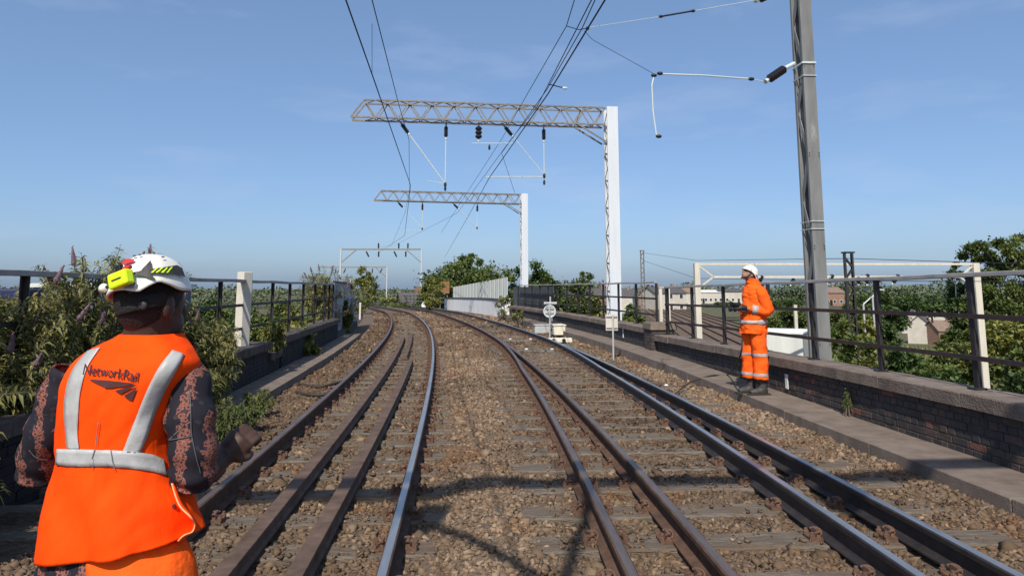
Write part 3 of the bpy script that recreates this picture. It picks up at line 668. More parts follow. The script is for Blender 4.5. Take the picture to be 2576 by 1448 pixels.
def cantilever_portal(Yc, xl, xr, ytop, ybot_l, ytop_r, label, bays, mast_w, sup, m_l, group=None):
    # left bottom end and mast top, placed square to the track
    n_, d_ = normal(left_c, Yc); sl = n_.y / n_.x
    Bt = at(xr, ytop_r, Yc); zt = Bt.z
    # left end further along -n
    best = min(np.linspace(Yc - 3, Yc, 300), key=lambda Y: abs((at(xl, ybot_l, Y).x - Bt.x) * sl - (Y - Yc)))
    A = at(xl, ybot_l, best); h = 0.62
    zt = Bt.z; A.z = zt - h
    B = Vector((Bt.x, Bt.y, zt - h))
    ang = math.atan2(n_.y, n_.x)
    t = thing('catenary_portal', (Bt.x, Bt.y, LOW), label, 'overhead portal', group, 0)
    dep = 0.55
    mc = B + n_ * (mast_w / 2 + 0.06)
    channel_mast(t, (mc.x, mc.y, 0), ang, mast_w, dep, LOW, zt + 0.06, m_white, m_lattice, 0.5, 0.05)
    # dark laced strip on the inner side of the mast
    truss_beam(t, A, B, h, dep, bays, m_l)
    d = (B - A).normalized()
    # knee brace
    for s in (-1, 1):
        q = Vector((-d.y, d.x, 0)) * (s * dep / 2)
        MB().bar(B - d * 1.05 + q, B + Vector((0, 0, -0.62)) + q, 0.05, 0.05).build('knee_brace', m_l, t)
        MB().bar(B - d * 0.75 + q + Vector((0, 0, h)), B - d * 1.05 + q, 0.03, 0.03).build('knee_brace', m_l, t)
    return t, A, B
t1, A1, B1 = cantilever_portal(25.6, 884, 1518, 253, 300, 276, 'nearest latticed cantilever portal with a white mast, reaching over both tracks', 11, 0.40, None, m_lattice2)
def pbeam(A, B, x, y_off=0.0):
    """point on the bottom of the beam where the picture x is x"""
    best = min(np.linspace(0, 1, 500), key=lambda k: abs(((A + (B - A) * k).x / ((A + (B - A) * k).y * math.cos(TH) + ((A + (B - A) * k).z - CAMZ) * math.sin(TH))) * FPX + CX - x))
    return A + (B - A) * best
def pick(A, B, x, y):
    p = pbeam(A, B, x); return at(x, y, p.y)
v_support(t1, pbeam(A1, B1, 1003), None, pbeam(A1, B1, 1122), pick(A1, B1, 1120, 462))
v_support(t1, pbeam(A1, B1, 1262), None, pbeam(A1, B1, 1368), pick(A1, B1, 1369, 440), 0.016)
h3 = pbeam(A1, B1, 1204); MB().bar(h3, h3 - Vector((0, 0, .12)), .05, .05).build('hanger', m_dark_paint, t1)
insulator(h3 - Vector((0, 0, .12)), h3 - Vector((0, 0, .62)), t1, 0.125, 3)
MB().tube([pick(A1, B1, 1186, 361), pick(A1, B1, 1290, 361)], 0.018, 6).build('registration_tube', m_tube, t1)
MB().tube([pick(A1, B1, 1222, 445), pick(A1, B1, 1369, 445)], 0.018, 6).build('registration_tube', m_tube, t1)
MB().tube([pick(A1, B1, 1075, 454), pick(A1, B1, 1118, 462)], 0.012, 6).build('steady_arm', m_tube, t1)
for x, y in ((1231, 367), (1369, 455), (1120, 470)): MB().lathe([(0, .03), (.5, .045), (1, .02)], pick(A1, B1, x, y + 10), pick(A1, B1, x, y - 3), 8).build('clamp', m_dark_paint, t1)

t2, A2, B2 = cantilever_portal(47.5, 941, 1308, 484, 505, 490, 'second latticed cantilever portal with a white mast, smaller, further along the curve', 12, 0.42, None, m_lattice2)
v_support(t2, pbeam(A2, B2, 998), None, pbeam(A2, B2, 1063), pick(A2, B2, 1062, 574), 0.022)
v_support(t2, pbeam(A2, B2, 1137), None, pbeam(A2, B2, 1201), pick(A2, B2, 1200, 572), 0.022)
for x, y in ((1062, 580), (1200, 580)): MB().tube([pick(A2, B2, x - 45, y), pick(A2, B2, x, y)], 0.015, 6).build('registration_tube', m_tube, t2)

# two far portals
def far_portal(Yc, x0, x1, ytop, ybase, label, one_post=False, xins=(), sc=1.0):
    a, b = at(x0, ytop, Yc), at(x1, ytop, Yc); base = -1.2
    t = thing('catenary_portal', ((a.x + b.x) / 2, Yc, base), label, 'overhead portal')
    MB().bar(a, b, 0.15 * sc, 0.2 * sc).build('beam', m_lattice2, t)
    for p, s in ((a, 1), (b, -1)):
        if one_post and s == 1: continue
        MB().bar((p.x, p.y, base - 3), (p.x, p.y, p.z + .1), 0.2 * sc, 0.2 * sc).build('post', m_signal, t)
        MB().bar((p.x + s * 0.1, p.y, p.z - 1.9 * sc), (p.x + s * 2.2 * sc, p.y, p.z - .1), 0.13 * sc, 0.13 * sc).build('knee_brace', m_lattice2, t)
    for x, dx, up in xins:
        p = at(x, ytop, Yc)
        if up: insulator((p.x, p.y, p.z + .1), (p.x, p.y, p.z + .95 * sc), t, 0.13 * sc, 5)
        else: insulator((p.x, p.y, p.z - .25), (p.x + dx, p.y, p.z - 1.15 * sc), t, 0.13 * sc, 5)
    return t
far_portal(105, 858, 1061, 627, 760, 'far portal of plain cream posts and a straight beam over the curve', False, ((921, .45, 0), (953, 0, 0), (952, 0, 1), (991, .45, 0), (1021, 0, 0), (1026, 0, 1), (1003, 0, 1)))
far_portal(165, 800, 974, 672, 760, 'most distant pale portal seen under the straight beam of another', True, ((845, 0, 0), (870, -.5, 0), (937, 0, 0), (962, -.6, 0)), 1.2)

# portal close behind the viewer: it throws the bar of shadow across both tracks
n_, d_ = normal(left_c, 0); zt = 8.0; Bp = Vector((6.4, -0.35, zt - .62)); Ap = Vector((-6.5, -1.15, zt - .62))
t0 = thing('catenary_portal', (6.4, -.35, LOW), 'latticed portal standing just behind the viewer, shading both tracks', 'overhead portal')
channel_mast(t0, (6.7, -.3, 0), 0.06, 0.42, 0.42, LOW, zt + .06, m_white, m_lattice, 0.5, 0.05)
MB().bar(Ap + Vector((0, 0, .3)), Bp + Vector((0, 0, .3)), .16, .22).build('beam', m_lattice2, t0)
def pb0(x): return Ap + (Bp - Ap) * ((x - Ap.x) / (Bp.x - Ap.x))
v_support(t0, pb0(-2.45), None, pb0(-.8), Vector((-.8, -.75, 5.2)), 0.045)
insulator(pb0(1.2) - Vector((0, 0, .1)), pb0(1.2) - Vector((0, 0, .75)), t0, 0.16, 4)
insulator(pb0(-2.1) - Vector((0, 0, .1)), pb0(-2.1) - Vector((0, 0, .75)), t0, 0.16, 4)

# near mast on the right, behind the railing
mb_ = at(2060, 895, 11.6); c = Vector((mb_.x + 0.02, 11.6, 0))
t = thing('catenary_mast', (c.x, c.y, LOW), 'tall dark grey channel mast behind the railing beside the man in orange', 'mast')
channel_mast(t, (c.x, c.y, 0), R(3), 0.20, 0.36, LOW, 9.5, m_mastgrey, m_mastgrey, 0.75, 0.09)
def ring_band(z, h):
    Rz = Matrix.Rotation(R(3), 3, 'Z'); mb = MB(); w, dd = 0.226, 0.386
    for sx, sy, lx, ly in ((0, -1, w, .012), (0, 1, w, .012), (-1, 0, .012, dd), (1, 0, .012, dd)):
        q = Rz @ Vector((sx * w / 2, sy * dd / 2, 0)); mb.box((c.x + q.x, c.y + q.y, z), (lx, ly, h), R(3))
    mb.build('band_clamp', m_tube, t)
zb_ = at(2015, 157, 11.4).z
for z in (zb_, zb_ - .22, at(2045, 556, 11.4).z, at(2045, 575, 11.4).z): ring_band(z, 0.012 if z != zb_ else 0.03)
root = at(1998, 160, 11.4); tip = at(1925, 206, 11.2); mid = at(1975, 172, 11.35)
MB().tube([root, mid], 0.035, 8).build('bracket', m_tube, t)
insulator(mid, at(1932, 201, 11.2), t, 0.072, 8)
MB().tube([at(1892, 199, 11.2), at(1770, 190, 11.0), at(1655, 186, 10.9)], 0.013, 7).build('cantilever_tube', m_tube, t)
MB().tube([tip, at(1892, 199, 11.2)], 0.006, 6).build('link', m_tube, t)
MB().tube([at(1646, 188, 10.9), at(1640, 215, 10.9), at(1643, 280, 10.9), at(1651, 338, 10.9), at(1658, 343, 10.9)], 0.012, 7).build('drop_arm', m_tube, t)
for x, y in ((1660, 185), (1890, 199), (1645, 190), (1657, 343)): MB().lathe([(0, .015), (.3, .03), (.7, .03), (1, .015)], at(x - 7, y, 10.9), at(x + 7, y, 10.9), 8).build('clamp', m_black, t)
MB().tube([at(1645, 186, 10.9), at(1490, 100, 10.4), at(1470, 78, 10.3)], 0.004, 5).build('tie_wire', m_wire, t)
MB().tube([at(1905, 0, 11), at(1743, 28, 10.7)], 0.006, 5).build('upper_tie', m_tube, t)
MB().tube([at(1743, 28, 10.7), at(1662, 42, 10.6)], 0.014, 7).build('upper_rod', m_wire, t)
MB().tube([at(1662, 42, 10.6), at(1478, 70, 10.3)], 0.005, 5).build('upper_tie', m_tube, t)
for x, y in ((1743, 28), (1662, 42)): MB().lathe([(0, .012), (.5, .028), (1, .012)], at(x - 6, y, 10.6), at(x + 6, y, 10.6), 8).build('clamp', m_black, t)
insulator(at(1955, -22, 11.3), at(1908, -1, 11.2), t, 0.072, 8)

# wires
def wire(pts, r, label, name='overhead_wire', sub=10):
    pts = [Vector(p) for p in pts]; out = []
    for i in range(len(pts) - 1):
        p0, p1, p2, p3 = pts[max(i - 1, 0)], pts[i], pts[i + 1], pts[min(i + 2, len(pts) - 1)]
        for k in range(sub):
            s = k / sub; out.append(p1.lerp(p2, s))
    out.append(pts[-1])
    return tag(MB().tube(out, r, 5).build(name, m_wire), label, 'wire')
def Yz(x, y, z):
    p = atz(x, y, z); return p
p_lc1 = pick(A1, B1, 1033, 466); p_lw1 = pick(A1, B1, 1029, 352)
wire([(p_lc1.x * 0 + -0.9, -1.6, 5.3), Yz(870, 0, 5.25), Yz(937, 190, 5.22), p_lc1, pick(A2, B2, 1018, 592), at(945, 640, 105)], 0.011, 'thick contact wire over the curved left track')
wire([(-0.6, -1.5, 6.6), Yz(936, 0, 5.9), Yz(1001, 255, 6.1), p_lw1, at(1030, 480, 36), pick(A2, B2, 1019, 535), at(985, 618, 75), at(950, 622, 105)], 0.009, 'thinner upper wire over the curved left track')
a, b_ = Yz(936, 60, 5.85), Yz(936, 190, 5.22)
wire([a, b_], 0.004, 'short thin dropper between the two left wires', 'dropper_wire', 2)
p_rc = pick(A1, B1, 1231, 447)
wire([(1.2, -1.3, 5.4), Yz(1522, 0, 5.42), Yz(1378, 237, 5.42), p_rc, at(1180, 540, 45), at(1118, 648, 92)], 0.013, 'thick contact wire over the right track running down to the trees')
wire([(1.4, -1.3, 6.4), Yz(1488, 0, 5.95), Yz(1350, 270, 6.2), pick(A1, B1, 1289, 346), pick(A2, B2, 1150, 536), at(990, 618, 105)], 0.010, 'upper wire just left of the thick right contact wire')
wire([(1.0, -1.3, 5.6), Yz(1497, 0, 5.5), Yz(1465, 70, 5.5), Yz(1376, 225, 5.55), at(1262, 385, 26.5), at(1295, 485, 30)], 0.008, 'thin wire twisting beside the right contact wire')
wire([(0.9, -1.3, 6.9), Yz(1445, 0, 6.2), Yz(1425, 66, 6.2), Yz(1312, 262, 6.35), pick(A1, B1, 1262, 350), pick(A2, B2, 1110, 585)], 0.008, 'leftmost thin wire of the right hand bundle')
sp1, sp2 = Yz(1425, 66, 6.2), Yz(1478, 72, 5.5)
t = thing('wire_spacer', sp1, 'small spacer rod joining the right hand wires near the top', 'wire fitting'); MB().tube([sp1, Yz(1455, 75, 5.85), sp2], 0.008, 5).build('rod', m_wire, t); MB().lathe([(0, .01), (.5, .03), (1, .01)], sp2 - Vector((0, .05, .02)), sp2 + Vector((0, .05, .02)), 7).build('clamp', m_black, t)
q1, q2 = at(1380, 212, 17.5), at(1420, 222, 17.5)
t = thing('steady_arm', q1, 'short steady arm with a pale end fitting on the right hand wires', 'wire fitting'); MB().tube([q1, q2], 0.014, 6).build('arm', m_wire, t); MB().lathe([(0, .02), (.5, .04), (1, .02)], q2 - Vector((.05, 0, 0)), q2 + Vector((.07, 0, 0)), 8).build('end_fitting', m_tube, t)
# ------------------------------------------------------------------ structures beyond the parapets
m_whitewall = mat('white_parapet', (0.62, 0.62, 0.62), 0.85, c2=(0.74, 0.74, 0.73), scale=1.2, stretch=(1, 1, 0.3), c3=(0.42, 0.42, 0.43), s3=1.0, t3=0.62)
m_hoard = mat('pale_sheeting', (0.50, 0.52, 0.48), 0.6, c2=(0.64, 0.65, 0.60), scale=0.8, stretch=(3, 3, 0.3))
m_darksheet = mat('dark_sheeting', (0.04, 0.045, 0.05), 0.7, c2=(0.085, 0.09, 0.095), scale=3)
m_rustboard = mat('rusty_board', (0.17, 0.08, 0.035), 0.85, c2=(0.28, 0.14, 0.065), scale=2)
m_roof = mat('slate_roof', (0.06, 0.055, 0.055), 0.85, c2=(0.11, 0.10, 0.10), scale=2)
m_rooftile = mat('brown_roof', (0.16, 0.11, 0.085), 0.85, c2=(0.24, 0.17, 0.13), scale=2)
m_render = mat('pale_render', (0.42, 0.39, 0.33), 0.9, c2=(0.54, 0.50, 0.43), scale=0.6)
m_brickhouse = mat('house_brick', (0.22, 0.13, 0.09), 0.9, c2=(0.30, 0.18, 0.13), scale=2)
m_glass = mat('window_glass', (0.03, 0.04, 0.05), 0.1, var=0.3, spec=0.8)
m_navy = mat('navy_sheet', (0.010, 0.014, 0.05), 0.5, c2=(0.02, 0.028, 0.09), scale=1.5)
m_slate = mat('slate_blue_sheet', (0.09, 0.12, 0.18), 0.6, c2=(0.15, 0.18, 0.25), scale=1.5)
m_teal = mat('teal_netting', (0.0, 0.13, 0.11), 0.8, c2=(0.01, 0.26, 0.21), scale=6, bump=0.8, bscale=18)

pq = off(railD, 52, 1.75); t = thing('bridge_parapet', (pq.x, pq.y, 0), 'low white painted bridge parapet in front of the pale ribbed hoarding', 'wall')
ys = np.linspace(41.5, 66, 14)
for a, b in zip(ys[:-1], ys[1:]):
    pts = [off(railD, Y, 1.8) + Vector((0, 0, zoff_r(Y))) for Y in np.linspace(a + .01, b - .01, 3)]
    sweep(pts, [(-.18, -.5), (.18, -.5), (.18, .82), (-.18, .82)]).build('panel', m_whitewall, t)
sweep([off(railD, Y, 1.8) + Vector((0, 0, zoff_r(Y))) for Y in ys], [(-.22, .822), (.22, .822), (.22, .92), (-.22, .92)]).build('coping', m_darksheet, t)
MB().box(off(railD, 41.2, 1.8) + Vector((0, 0, .35)), (0.5, 0.5, 1.3)).build('end_block', m_whitewall, t, bevel=0.02)

a, b = at(1277, 697, 45), at(1139, 722, 63); t = thing('hoarding', ((a.x + b.x) / 2, (a.y + b.y) / 2, 0), 'tall pale ribbed sheet hoarding above the white bridge parapet', 'hoarding')
d = (b - a); nb = 34
for k in range(nb):
    p, q = a + d * (k / nb), a + d * ((k + 0.97) / nb); n = Vector((d.y, -d.x, 0)).normalized() * (0.05 if k % 2 else 0)
    V = [Vector((p.x, p.y, 0)) + n, Vector((q.x, q.y, 0)) + n, Vector((q.x, q.y, q.z)) + n, Vector((p.x, p.y, p.z)) + n]; V += [v - Vector((d.y, -d.x, 0)).normalized() * 0.03 for v in V]
    MB().add(V, [(0, 1, 2, 3), (7, 6, 5, 4), (0, 4, 5, 1), (1, 5, 6, 2), (2, 6, 7, 3), (3, 7, 4, 0)]).build('sheet', m_hoard, t)
pq = off(railD, 36, 2.15); t = thing('sheet_fence', (pq.x, pq.y, 0.6), 'dark sheet panels behind the far end of the right railing', 'fence')
ys = np.linspace(31.5, 41, 7)
for a, b in zip(ys[:-1], ys[1:]):
    pts = [off(railD, Y, 2.2) for Y in np.linspace(a + .01, b - .01, 3)]
    sweep(pts, [(-.02, .0), (.02, .0), (.02, 1.66), (-.02, 1.66)]).build('panel', m_darksheet, t)
railing(railD, 1.8, list(np.arange(67, 116, 3.0)), zoff_r, 1.25, (0.45, 0.85), 'far low railing curving away past the white bridge parapet', 0.1, (0.10, 0.08), m_toprail)

def board(name, x0, x1, y0, y1, Y, m, label, cat, post=True, zb=LOW):
    a, b = at(x0, y1, Y), at(x1, y0, Y); t = thing(name, ((a.x + b.x) / 2, Y, zb), label, cat)
    MB().box(((a.x + b.x) / 2, Y, (a.z + b.z) / 2), (b.x - a.x, 0.15, b.z - a.z)).build('board', m, t, bevel=0.03)
    if post:
        for s in (0.2, 0.8):
            MB().box((a.x + (b.x - a.x) * s, Y + .15, (zb + a.z) / 2), (0.12, 0.12, a.z - zb + .1)).build('post', m_lattice, t)
    return t
board('billboard', 1101, 1131, 708, 738, 75, m_rustboard, 'rusty brown board standing up left of the pale hoarding', 'board')
t = board('signal', 913, 938, 700, 734, 100, m_mastgrey, 'grey railway signal back on a dark post above the far curve', 'signal')
p = at(944, 722, 100); MB().box((p.x, 100, p.z), (0.35, 0.5, 1.3)).build('signal_head', m_black, t, bevel=0.05)
p = at(941, 745, 100); MB().tube([(p.x, 100.2, LOW), (p.x, 100.2, p.z + 1)], 0.14, 8).build('mast', m_black, t)
c = at(906, 783, 42); t = thing('marker_post', (c.x, 42, -.2), 'thin cream marker post beside the end of the grey sheeting', 'post')
MB().box((c.x, 42, 0.25), (0.11, 0.11, 0.95)).build('shaft', m_concrete, t, bevel=0.02); MB().box((c.x, 42, 0.74), (0.13, 0.13, 0.04)).build('cap', m_concrete, t)
c = at(1070, 768, 78); t = thing('round_sign', (c.x, 78, -.4), 'small white round sign beside the far cream portal post', 'sign')
MB().lathe([(0, .42), (1, .42)], (c.x, 78, c.z), (c.x, 78.04, c.z), 20).build('disc', m_whitewall, t); MB().tube([(c.x, 78.1, -1), (c.x, 78.1, c.z)], .05, 7).build('post', m_signal, t)
c = at(881, 712, 58); t = thing('domed_tank', (c.x, 58, LOW), 'white dome of a tank peeping over the grey sheeting', 'tank')
MB().lathe([(0, .42), (.72, .42), (.86, .34), (.95, .2), (1, .02)], (c.x, 58, LOW), (c.x, 58, c.z + .28), 20).build('shell', m_whitewall, t, smooth=True); MB().lathe([(0, .44), (1, .44)], (c.x, 58, c.z - .6), (c.x, 58, c.z - .55), 20).build('band', m_signal, t)

# houses: wall, roof, windows with frames, door
def house(base, rz, L, W, eav, ridge, mw, mr, label, nwin=3, floors=2, name='house', cat='house'):
    t = thing(name, base, label, cat, rz=rz); Rm = Matrix.Translation(base) @ Matrix.Rotation(rz, 4, 'Z')
    def X(x, y, z): return Rm @ Vector((x, y, z))
    mb = MB(); h, l, w = eav, L / 2, W / 2
    V = [X(-l, -w, 0), X(l, -w, 0), X(l, w, 0), X(-l, w, 0), X(-l, -w, h), X(l, -w, h), X(l, w, h), X(-l, w, h), X(-l, 0, ridge - .05), X(l, 0, ridge - .05)]
    mb.add(V, [(0, 1, 5, 4), (2, 3, 7, 6), (1, 2, 6, 9, 5), (3, 0, 4, 8, 7)]).build('wall', mw, t)
    e = .3; rf = MB()
    for s in (-1, 1):
        V = [X(-l - e, s * (w + e), h - .15), X(l + e, s * (w + e), h - .15), X(l + e, 0, ridge), X(-l - e, 0, ridge)]; V += [v + Vector((0, 0, .15)) for v in V]
        rf.add(V, [(0, 1, 2, 3), (7, 6, 5, 4), (0, 4, 5, 1), (1, 5, 6, 2), (3, 2, 6, 7), (3, 7, 4, 0)])
    r_ = rf.build('roof', mr, t)
    MB().box(X(l * .6, 0, ridge + .3), (.6, .9, 1.2), rz).build('chimney', m_brickhouse, r_)
    for f in range(floors):
        for k in range(nwin):
            x = -l + L * (k + .5) / nwin; z = 1.5 + f * 2.6
            if z > eav - .4: continue
            for s in (-1, 1):
                fr = MB().box(X(x, s * (w + .02), z), (1.1, .08, 1.2), rz).build('window', m_whitewall, t)
                MB().box(X(x, s * (w + .05), z), (.92, .06, 1.02), rz).build('pane', m_glass, fr)
    MB().box(X(0, -w - .02, 1.0), (.9, .08, 2.0), rz).build('door', m_black, t)
    return t
g = LOW
def hp(x, Y, z=LOW): return Vector((at(x, 740, Y).x, Y, z))
house(hp(2312, 190, LOW - 8), 0.9, 7, 5.5, 4.6, 7.2, m_render, m_roof, 'pale rendered house with a dark slate roof among the bushes', 2, 1)
house(hp(2362, 185, LOW - 8), 0.1, 6, 6, 3.6, 6.0, m_brickhouse, m_rooftile, 'brick house with a brown tiled roof beside the pale rendered one', 2, 1)
house(hp(2310, 235, LOW - 8), 0.06, 18, 9, 6.5, 8.2, m_render, m_roof, 'long cream low building behind the small houses', 7, 1, 'industrial_building', 'building')
house(hp(2075, 260), 0.1, 10, 8, 4.6, 6.4, m_brickhouse, m_rooftile, 'reddish roofed house behind the tall grey mast', 4, 1)
house(hp(1668, 190), 0.3, 9, 8, 5, 6.4, m_render, m_roof, 'white house far off behind the brick pier', 3, 2)
house(hp(1762, 300), 0.0, 16, 9, 4.5, 5.4, m_render, m_hoard, 'long white shed far off beyond the low railway', 8, 1, 'industrial_building', 'building')
house(hp(1852, 300), -0.1, 16, 9, 4.8, 5.8, m_render, m_roof, 'cream terrace far off left of the man in orange', 7, 1, 'industrial_building', 'building')
house(hp(1480, 120), 0.2, 8, 7, 5, 6, m_brickhouse, m_roof, 'brick house half hidden behind the far right railing', 3, 1)
for i_, (x_, Y_, L__, e_, r__, mw_, mr_, lb_) in enumerate(((1640, 240, 8, 4.2, 6.2, m_brickhouse, m_roof, 'brick house far off between the brown mast and the brick pier'), (1715, 260, 9, 4.6, 6.8, m_render, m_rooftile, 'pale house with a brown roof far off between the cream posts'), (1890, 380, 12, 5.2, 7.4, m_render, m_rooftile, 'pale house far off directly behind the man in orange'), (1560, 180, 7, 4.2, 5.8, m_render, m_roof, 'pale house far off between the white mast and the brick pier'))):
    house(hp(x_, Y_), .3 * (i_ % 3 - 1), L__, 7, e_, r__, mw_, mr_, lb_, 3, 2)
# dark pitched roof by the far curve
p = hp(1034, 98, -2.5); house(p, 0.5, 3.2, 3, 1.5, 3.4, m_darksheet, m_roof, 'low hut with a dark pitched roof by the far curve', 1, 1, 'hut', 'hut')

# container beside the mast
c = at(1990, 870, 40); zt = at(2010, 838, 40).z; t = thing('container', (c.x, 41, LOW), 'white metal container with a grey side beyond the right railing', 'container')
MB().box((c.x + .25, 41.5, (LOW + zt) / 2), (2.3, 4.0, zt - LOW), R(-28)).build('body', m_hoard, t, bevel=0.03)
for k in range(14): MB().box(Vector((c.x + .25, 41.5, (LOW + zt) / 2)) + Matrix.Rotation(R(-28), 3, 'Z') @ Vector((-1.18, -1.9 + .29 * k, 0)), (.05, .12, zt - LOW - .2), R(-28)).build('rib', m_slate, t)
MB().box((c.x + .25, 41.5, zt + .04), (2.4, 4.1, .08), R(-28)).build('roof', m_whitewall, t)

# lower railway on the right
lp = [(13, 8), (15.5, 30), (19.5, 55), (25, 84), (33, 140), (42, 211), (60, 330)]
lowf = np.poly1d(np.polyfit([q[1] for q in lp], [q[0] for q in lp], 3))
LY = np.linspace(8, 330, 60)
mb = MB(); mb.rings([[off(lowf, Y, -6.5) + Vector((0, 0, LOW + .12)), off(lowf, Y, -6) + Vector((0, 0, LOW + .75)), off(lowf, Y, 6) + Vector((0, 0, LOW + .75)), off(lowf, Y, 6.5) + Vector((0, 0, LOW + .12))] for Y in LY], cap=False, closed=False)
struct(mb.build('low_railway_bed', m_ballast))
for k, dd in enumerate((-4.5, -1.2, 2.1, 5.2)):
    t = thing('railway_track', off(lowf, 60, dd) + Vector((0, 0, LOW + .6)), 'low level track below the viaduct, ' + ('beside the white container', 'second from the white container side', 'third from the white container side', 'furthest from the viaduct')[k] if False else ('low level track nearest the viaduct wall', 'low level track, second out from the viaduct', 'low level track, third out from the viaduct', 'low level track furthest out from the viaduct')[k], 'track')
    for s in (-.7525, .7525):
        sweep([off(lowf, Y, dd + s) + Vector((0, 0, LOW + .93)) for Y in LY], [(-.04, -.16), (.04, -.16), (.04, 0), (-.04, 0)]).build('rail', m_rail, t)

# cream portal over the lower railway
Yp = 35.0; a, b = at(1752, 664, Yp), at(2452, 664, Yp)
t = thing('catenary_portal', ((a.x + b.x) / 2, Yp, LOW), 'cream double-beam portal over the low railway, behind the right railing', 'overhead portal')
for p, w in ((a, .26), (b, .30)): MB().box((p.x, Yp, (LOW + p.z) / 2), (w, .3, p.z - LOW + .1)).build('post', m_cream, t, bevel=.01)
for dz in (0, -0.62):
    MB().bar((a.x + (.1 if dz == 0 else .8), Yp, a.z + dz), (b.x - (.1 if dz == 0 else .8), Yp, b.z + dz), .12, .10).build('beam', m_cream, t)
for p, s in ((a, 1), (b, -1)):
    MB().bar((p.x, Yp, p.z), (p.x + s * .8, Yp, p.z - .62), .07, .07).build('brace', m_cream, t)
    MB().bar((p.x, Yp, p.z - 1.2), (p.x + s * .8, Yp, p.z - .62), .07, .07).build('brace', m_cream, t)
for x0, y0, x1, y1 in ((2096, 690, 2083, 712), (2183, 688, 2181, 714), (2158, 694, 2160, 714), (2262, 690, 2246, 712), (1918, 692, 1910, 712), (1998, 700, 1990, 716)):
    insulator(at(x0, y0, Yp), at(x1, y1, Yp), t, .11, 5)
def mast(name, x, y0, Y, w, m, label, cat='mast', zb=LOW, lace=True):
    p = at(x, y0, Y); t = thing(name, (p.x, Y, zb), label, cat)
    channel_mast(t, (p.x, Y, 0), 1.3, w, w, zb, p.z, m, m, .4, .045) if lace else MB().box((p.x, Y, (zb + p.z) / 2), (w, w, p.z - zb)).build('shaft', m, t, bevel=.01)
    MB().box((p.x, Y, p.z + .03), (w * 1.15, w * 1.15, .05)).build('cap', m, t)
    return t
mast('catenary_mast', 2133, 637, 25.5, .30, m_dark_paint, 'black laced mast beyond the railing right of the tall grey mast')
mast('catenary_mast', 1615, 631, 62, .32, m_lattice, 'slim brown mast beyond the brick pier')
mast('catenary_mast', 2000, 768, 55, .22, m_cream, 'slim cream mast right of the man in orange', lace=False)
for x, y, Y, lb in ((2195, 745, 30, 'thin grey lamp post left of the railing post, taller'), (2172, 765, 28, 'thin grey lamp post beside the black laced mast, shorter')):
    p = at(x, y, Y); t = thing('lamp_post', (p.x, Y, LOW), lb, 'lamp post'); MB().tube([(p.x, Y, LOW), (p.x, Y, p.z)], .035, 7).build('shaft', m_signal, t)
    MB().tube([(p.x, Y, p.z), (p.x + .3, Y, p.z + .25)], .025, 6).build('arm', m_signal, t)
    MB().box((p.x + .38, Y, p.z + .27), (.22, .1, .06)).build('lamp_head', m_signal, t, bevel=.01)
for y0, y1, lb in ((700, 706, 'upper'), (716, 722, 'lower')):
    wire([at(1620, 636 + (20 if lb == 'lower' else 0), 62), at(1752, 700 if lb == 'lower' else 655, 45), at(2133, 650 if lb == 'upper' else 706, 25.5), at(2600, 664 if lb == 'upper' else 708, 25)], .012, lb + ' thin wire between the brown and black masts beyond the right railing')

# left side: trailer, shed, netting
a, b = at(-120, 726, 15), at(62, 726, 15); t = thing('trailer', ((a.x + b.x) / 2, 15, LOW), 'navy blue box trailer behind the left railing', 'trailer')
z0 = at(30, 818, 15).z
MB().box(((a.x + b.x) / 2, 16.2, (z0 + a.z) / 2), (b.x - a.x, 2.4, a.z - z0)).build('body', m_navy, t, bevel=.04)
MB().box(((a.x + b.x) / 2, 16.2, (z0 + LOW) / 2), (b.x - a.x - .3, 2.0, z0 - LOW)).build('undercarriage', m_black, t)
MB().box((b.x + .02, 15.02, (z0 + a.z) / 2), (.09, .09, a.z - z0)).build('corner_post', m_signal, t)
for x, y in ((12, 801), (48, 790)):
    q = at(x, y, 14.97); MB().lathe([(0, .02), (.5, .07), (1, .01)], q - Vector((.25, 0, .03)), q + Vector((.25, 0, .05)), 8).build('bracket', m_signal, t)
a, b = at(84, 722, 22), at(262, 722, 22); t = thing('shed', ((a.x + b.x) / 2, 23, LOW), 'slate blue ribbed shed behind the left railing', 'shed')
MB().box(((a.x + b.x) / 2, 25, (LOW + a.z) / 2), (b.x - a.x, 6, a.z - LOW)).build('wall', m_slate, t)
for k in range(18): MB().box((a.x + (b.x - a.x) * (k + .5) / 18, 21.98, (LOW + a.z) / 2), (.06, .05, a.z - LOW - .1)).build('rib', m_slate, t)
MB().box(((a.x + b.x) / 2, 25, a.z + .06), (b.x - a.x + .3, 6.3, .12)).build('roof_edge', m_hoard, t)
mb = MB(); a, b = at(-40, 838, 9.2), at(250, 838, 9.6); rows = []
for k in range(13):
    s = k / 12; p = a + (b - a) * s; rows.append([Vector((p.x, p.y + .09 * math.sin(k * 1.9 + j), p.z - .42 * j / 4 + .03 * math.sin(k * 2.3))) for j in range(5)])
mb.rings(rows, cap=False, closed=False); o = mb.build('netting', m_teal, None, True); so = o.modifiers.new('thick', 'SOLIDIFY'); so.thickness = .012
tag(o, 'rumpled teal green netting behind the left railing under the bushes', 'netting')
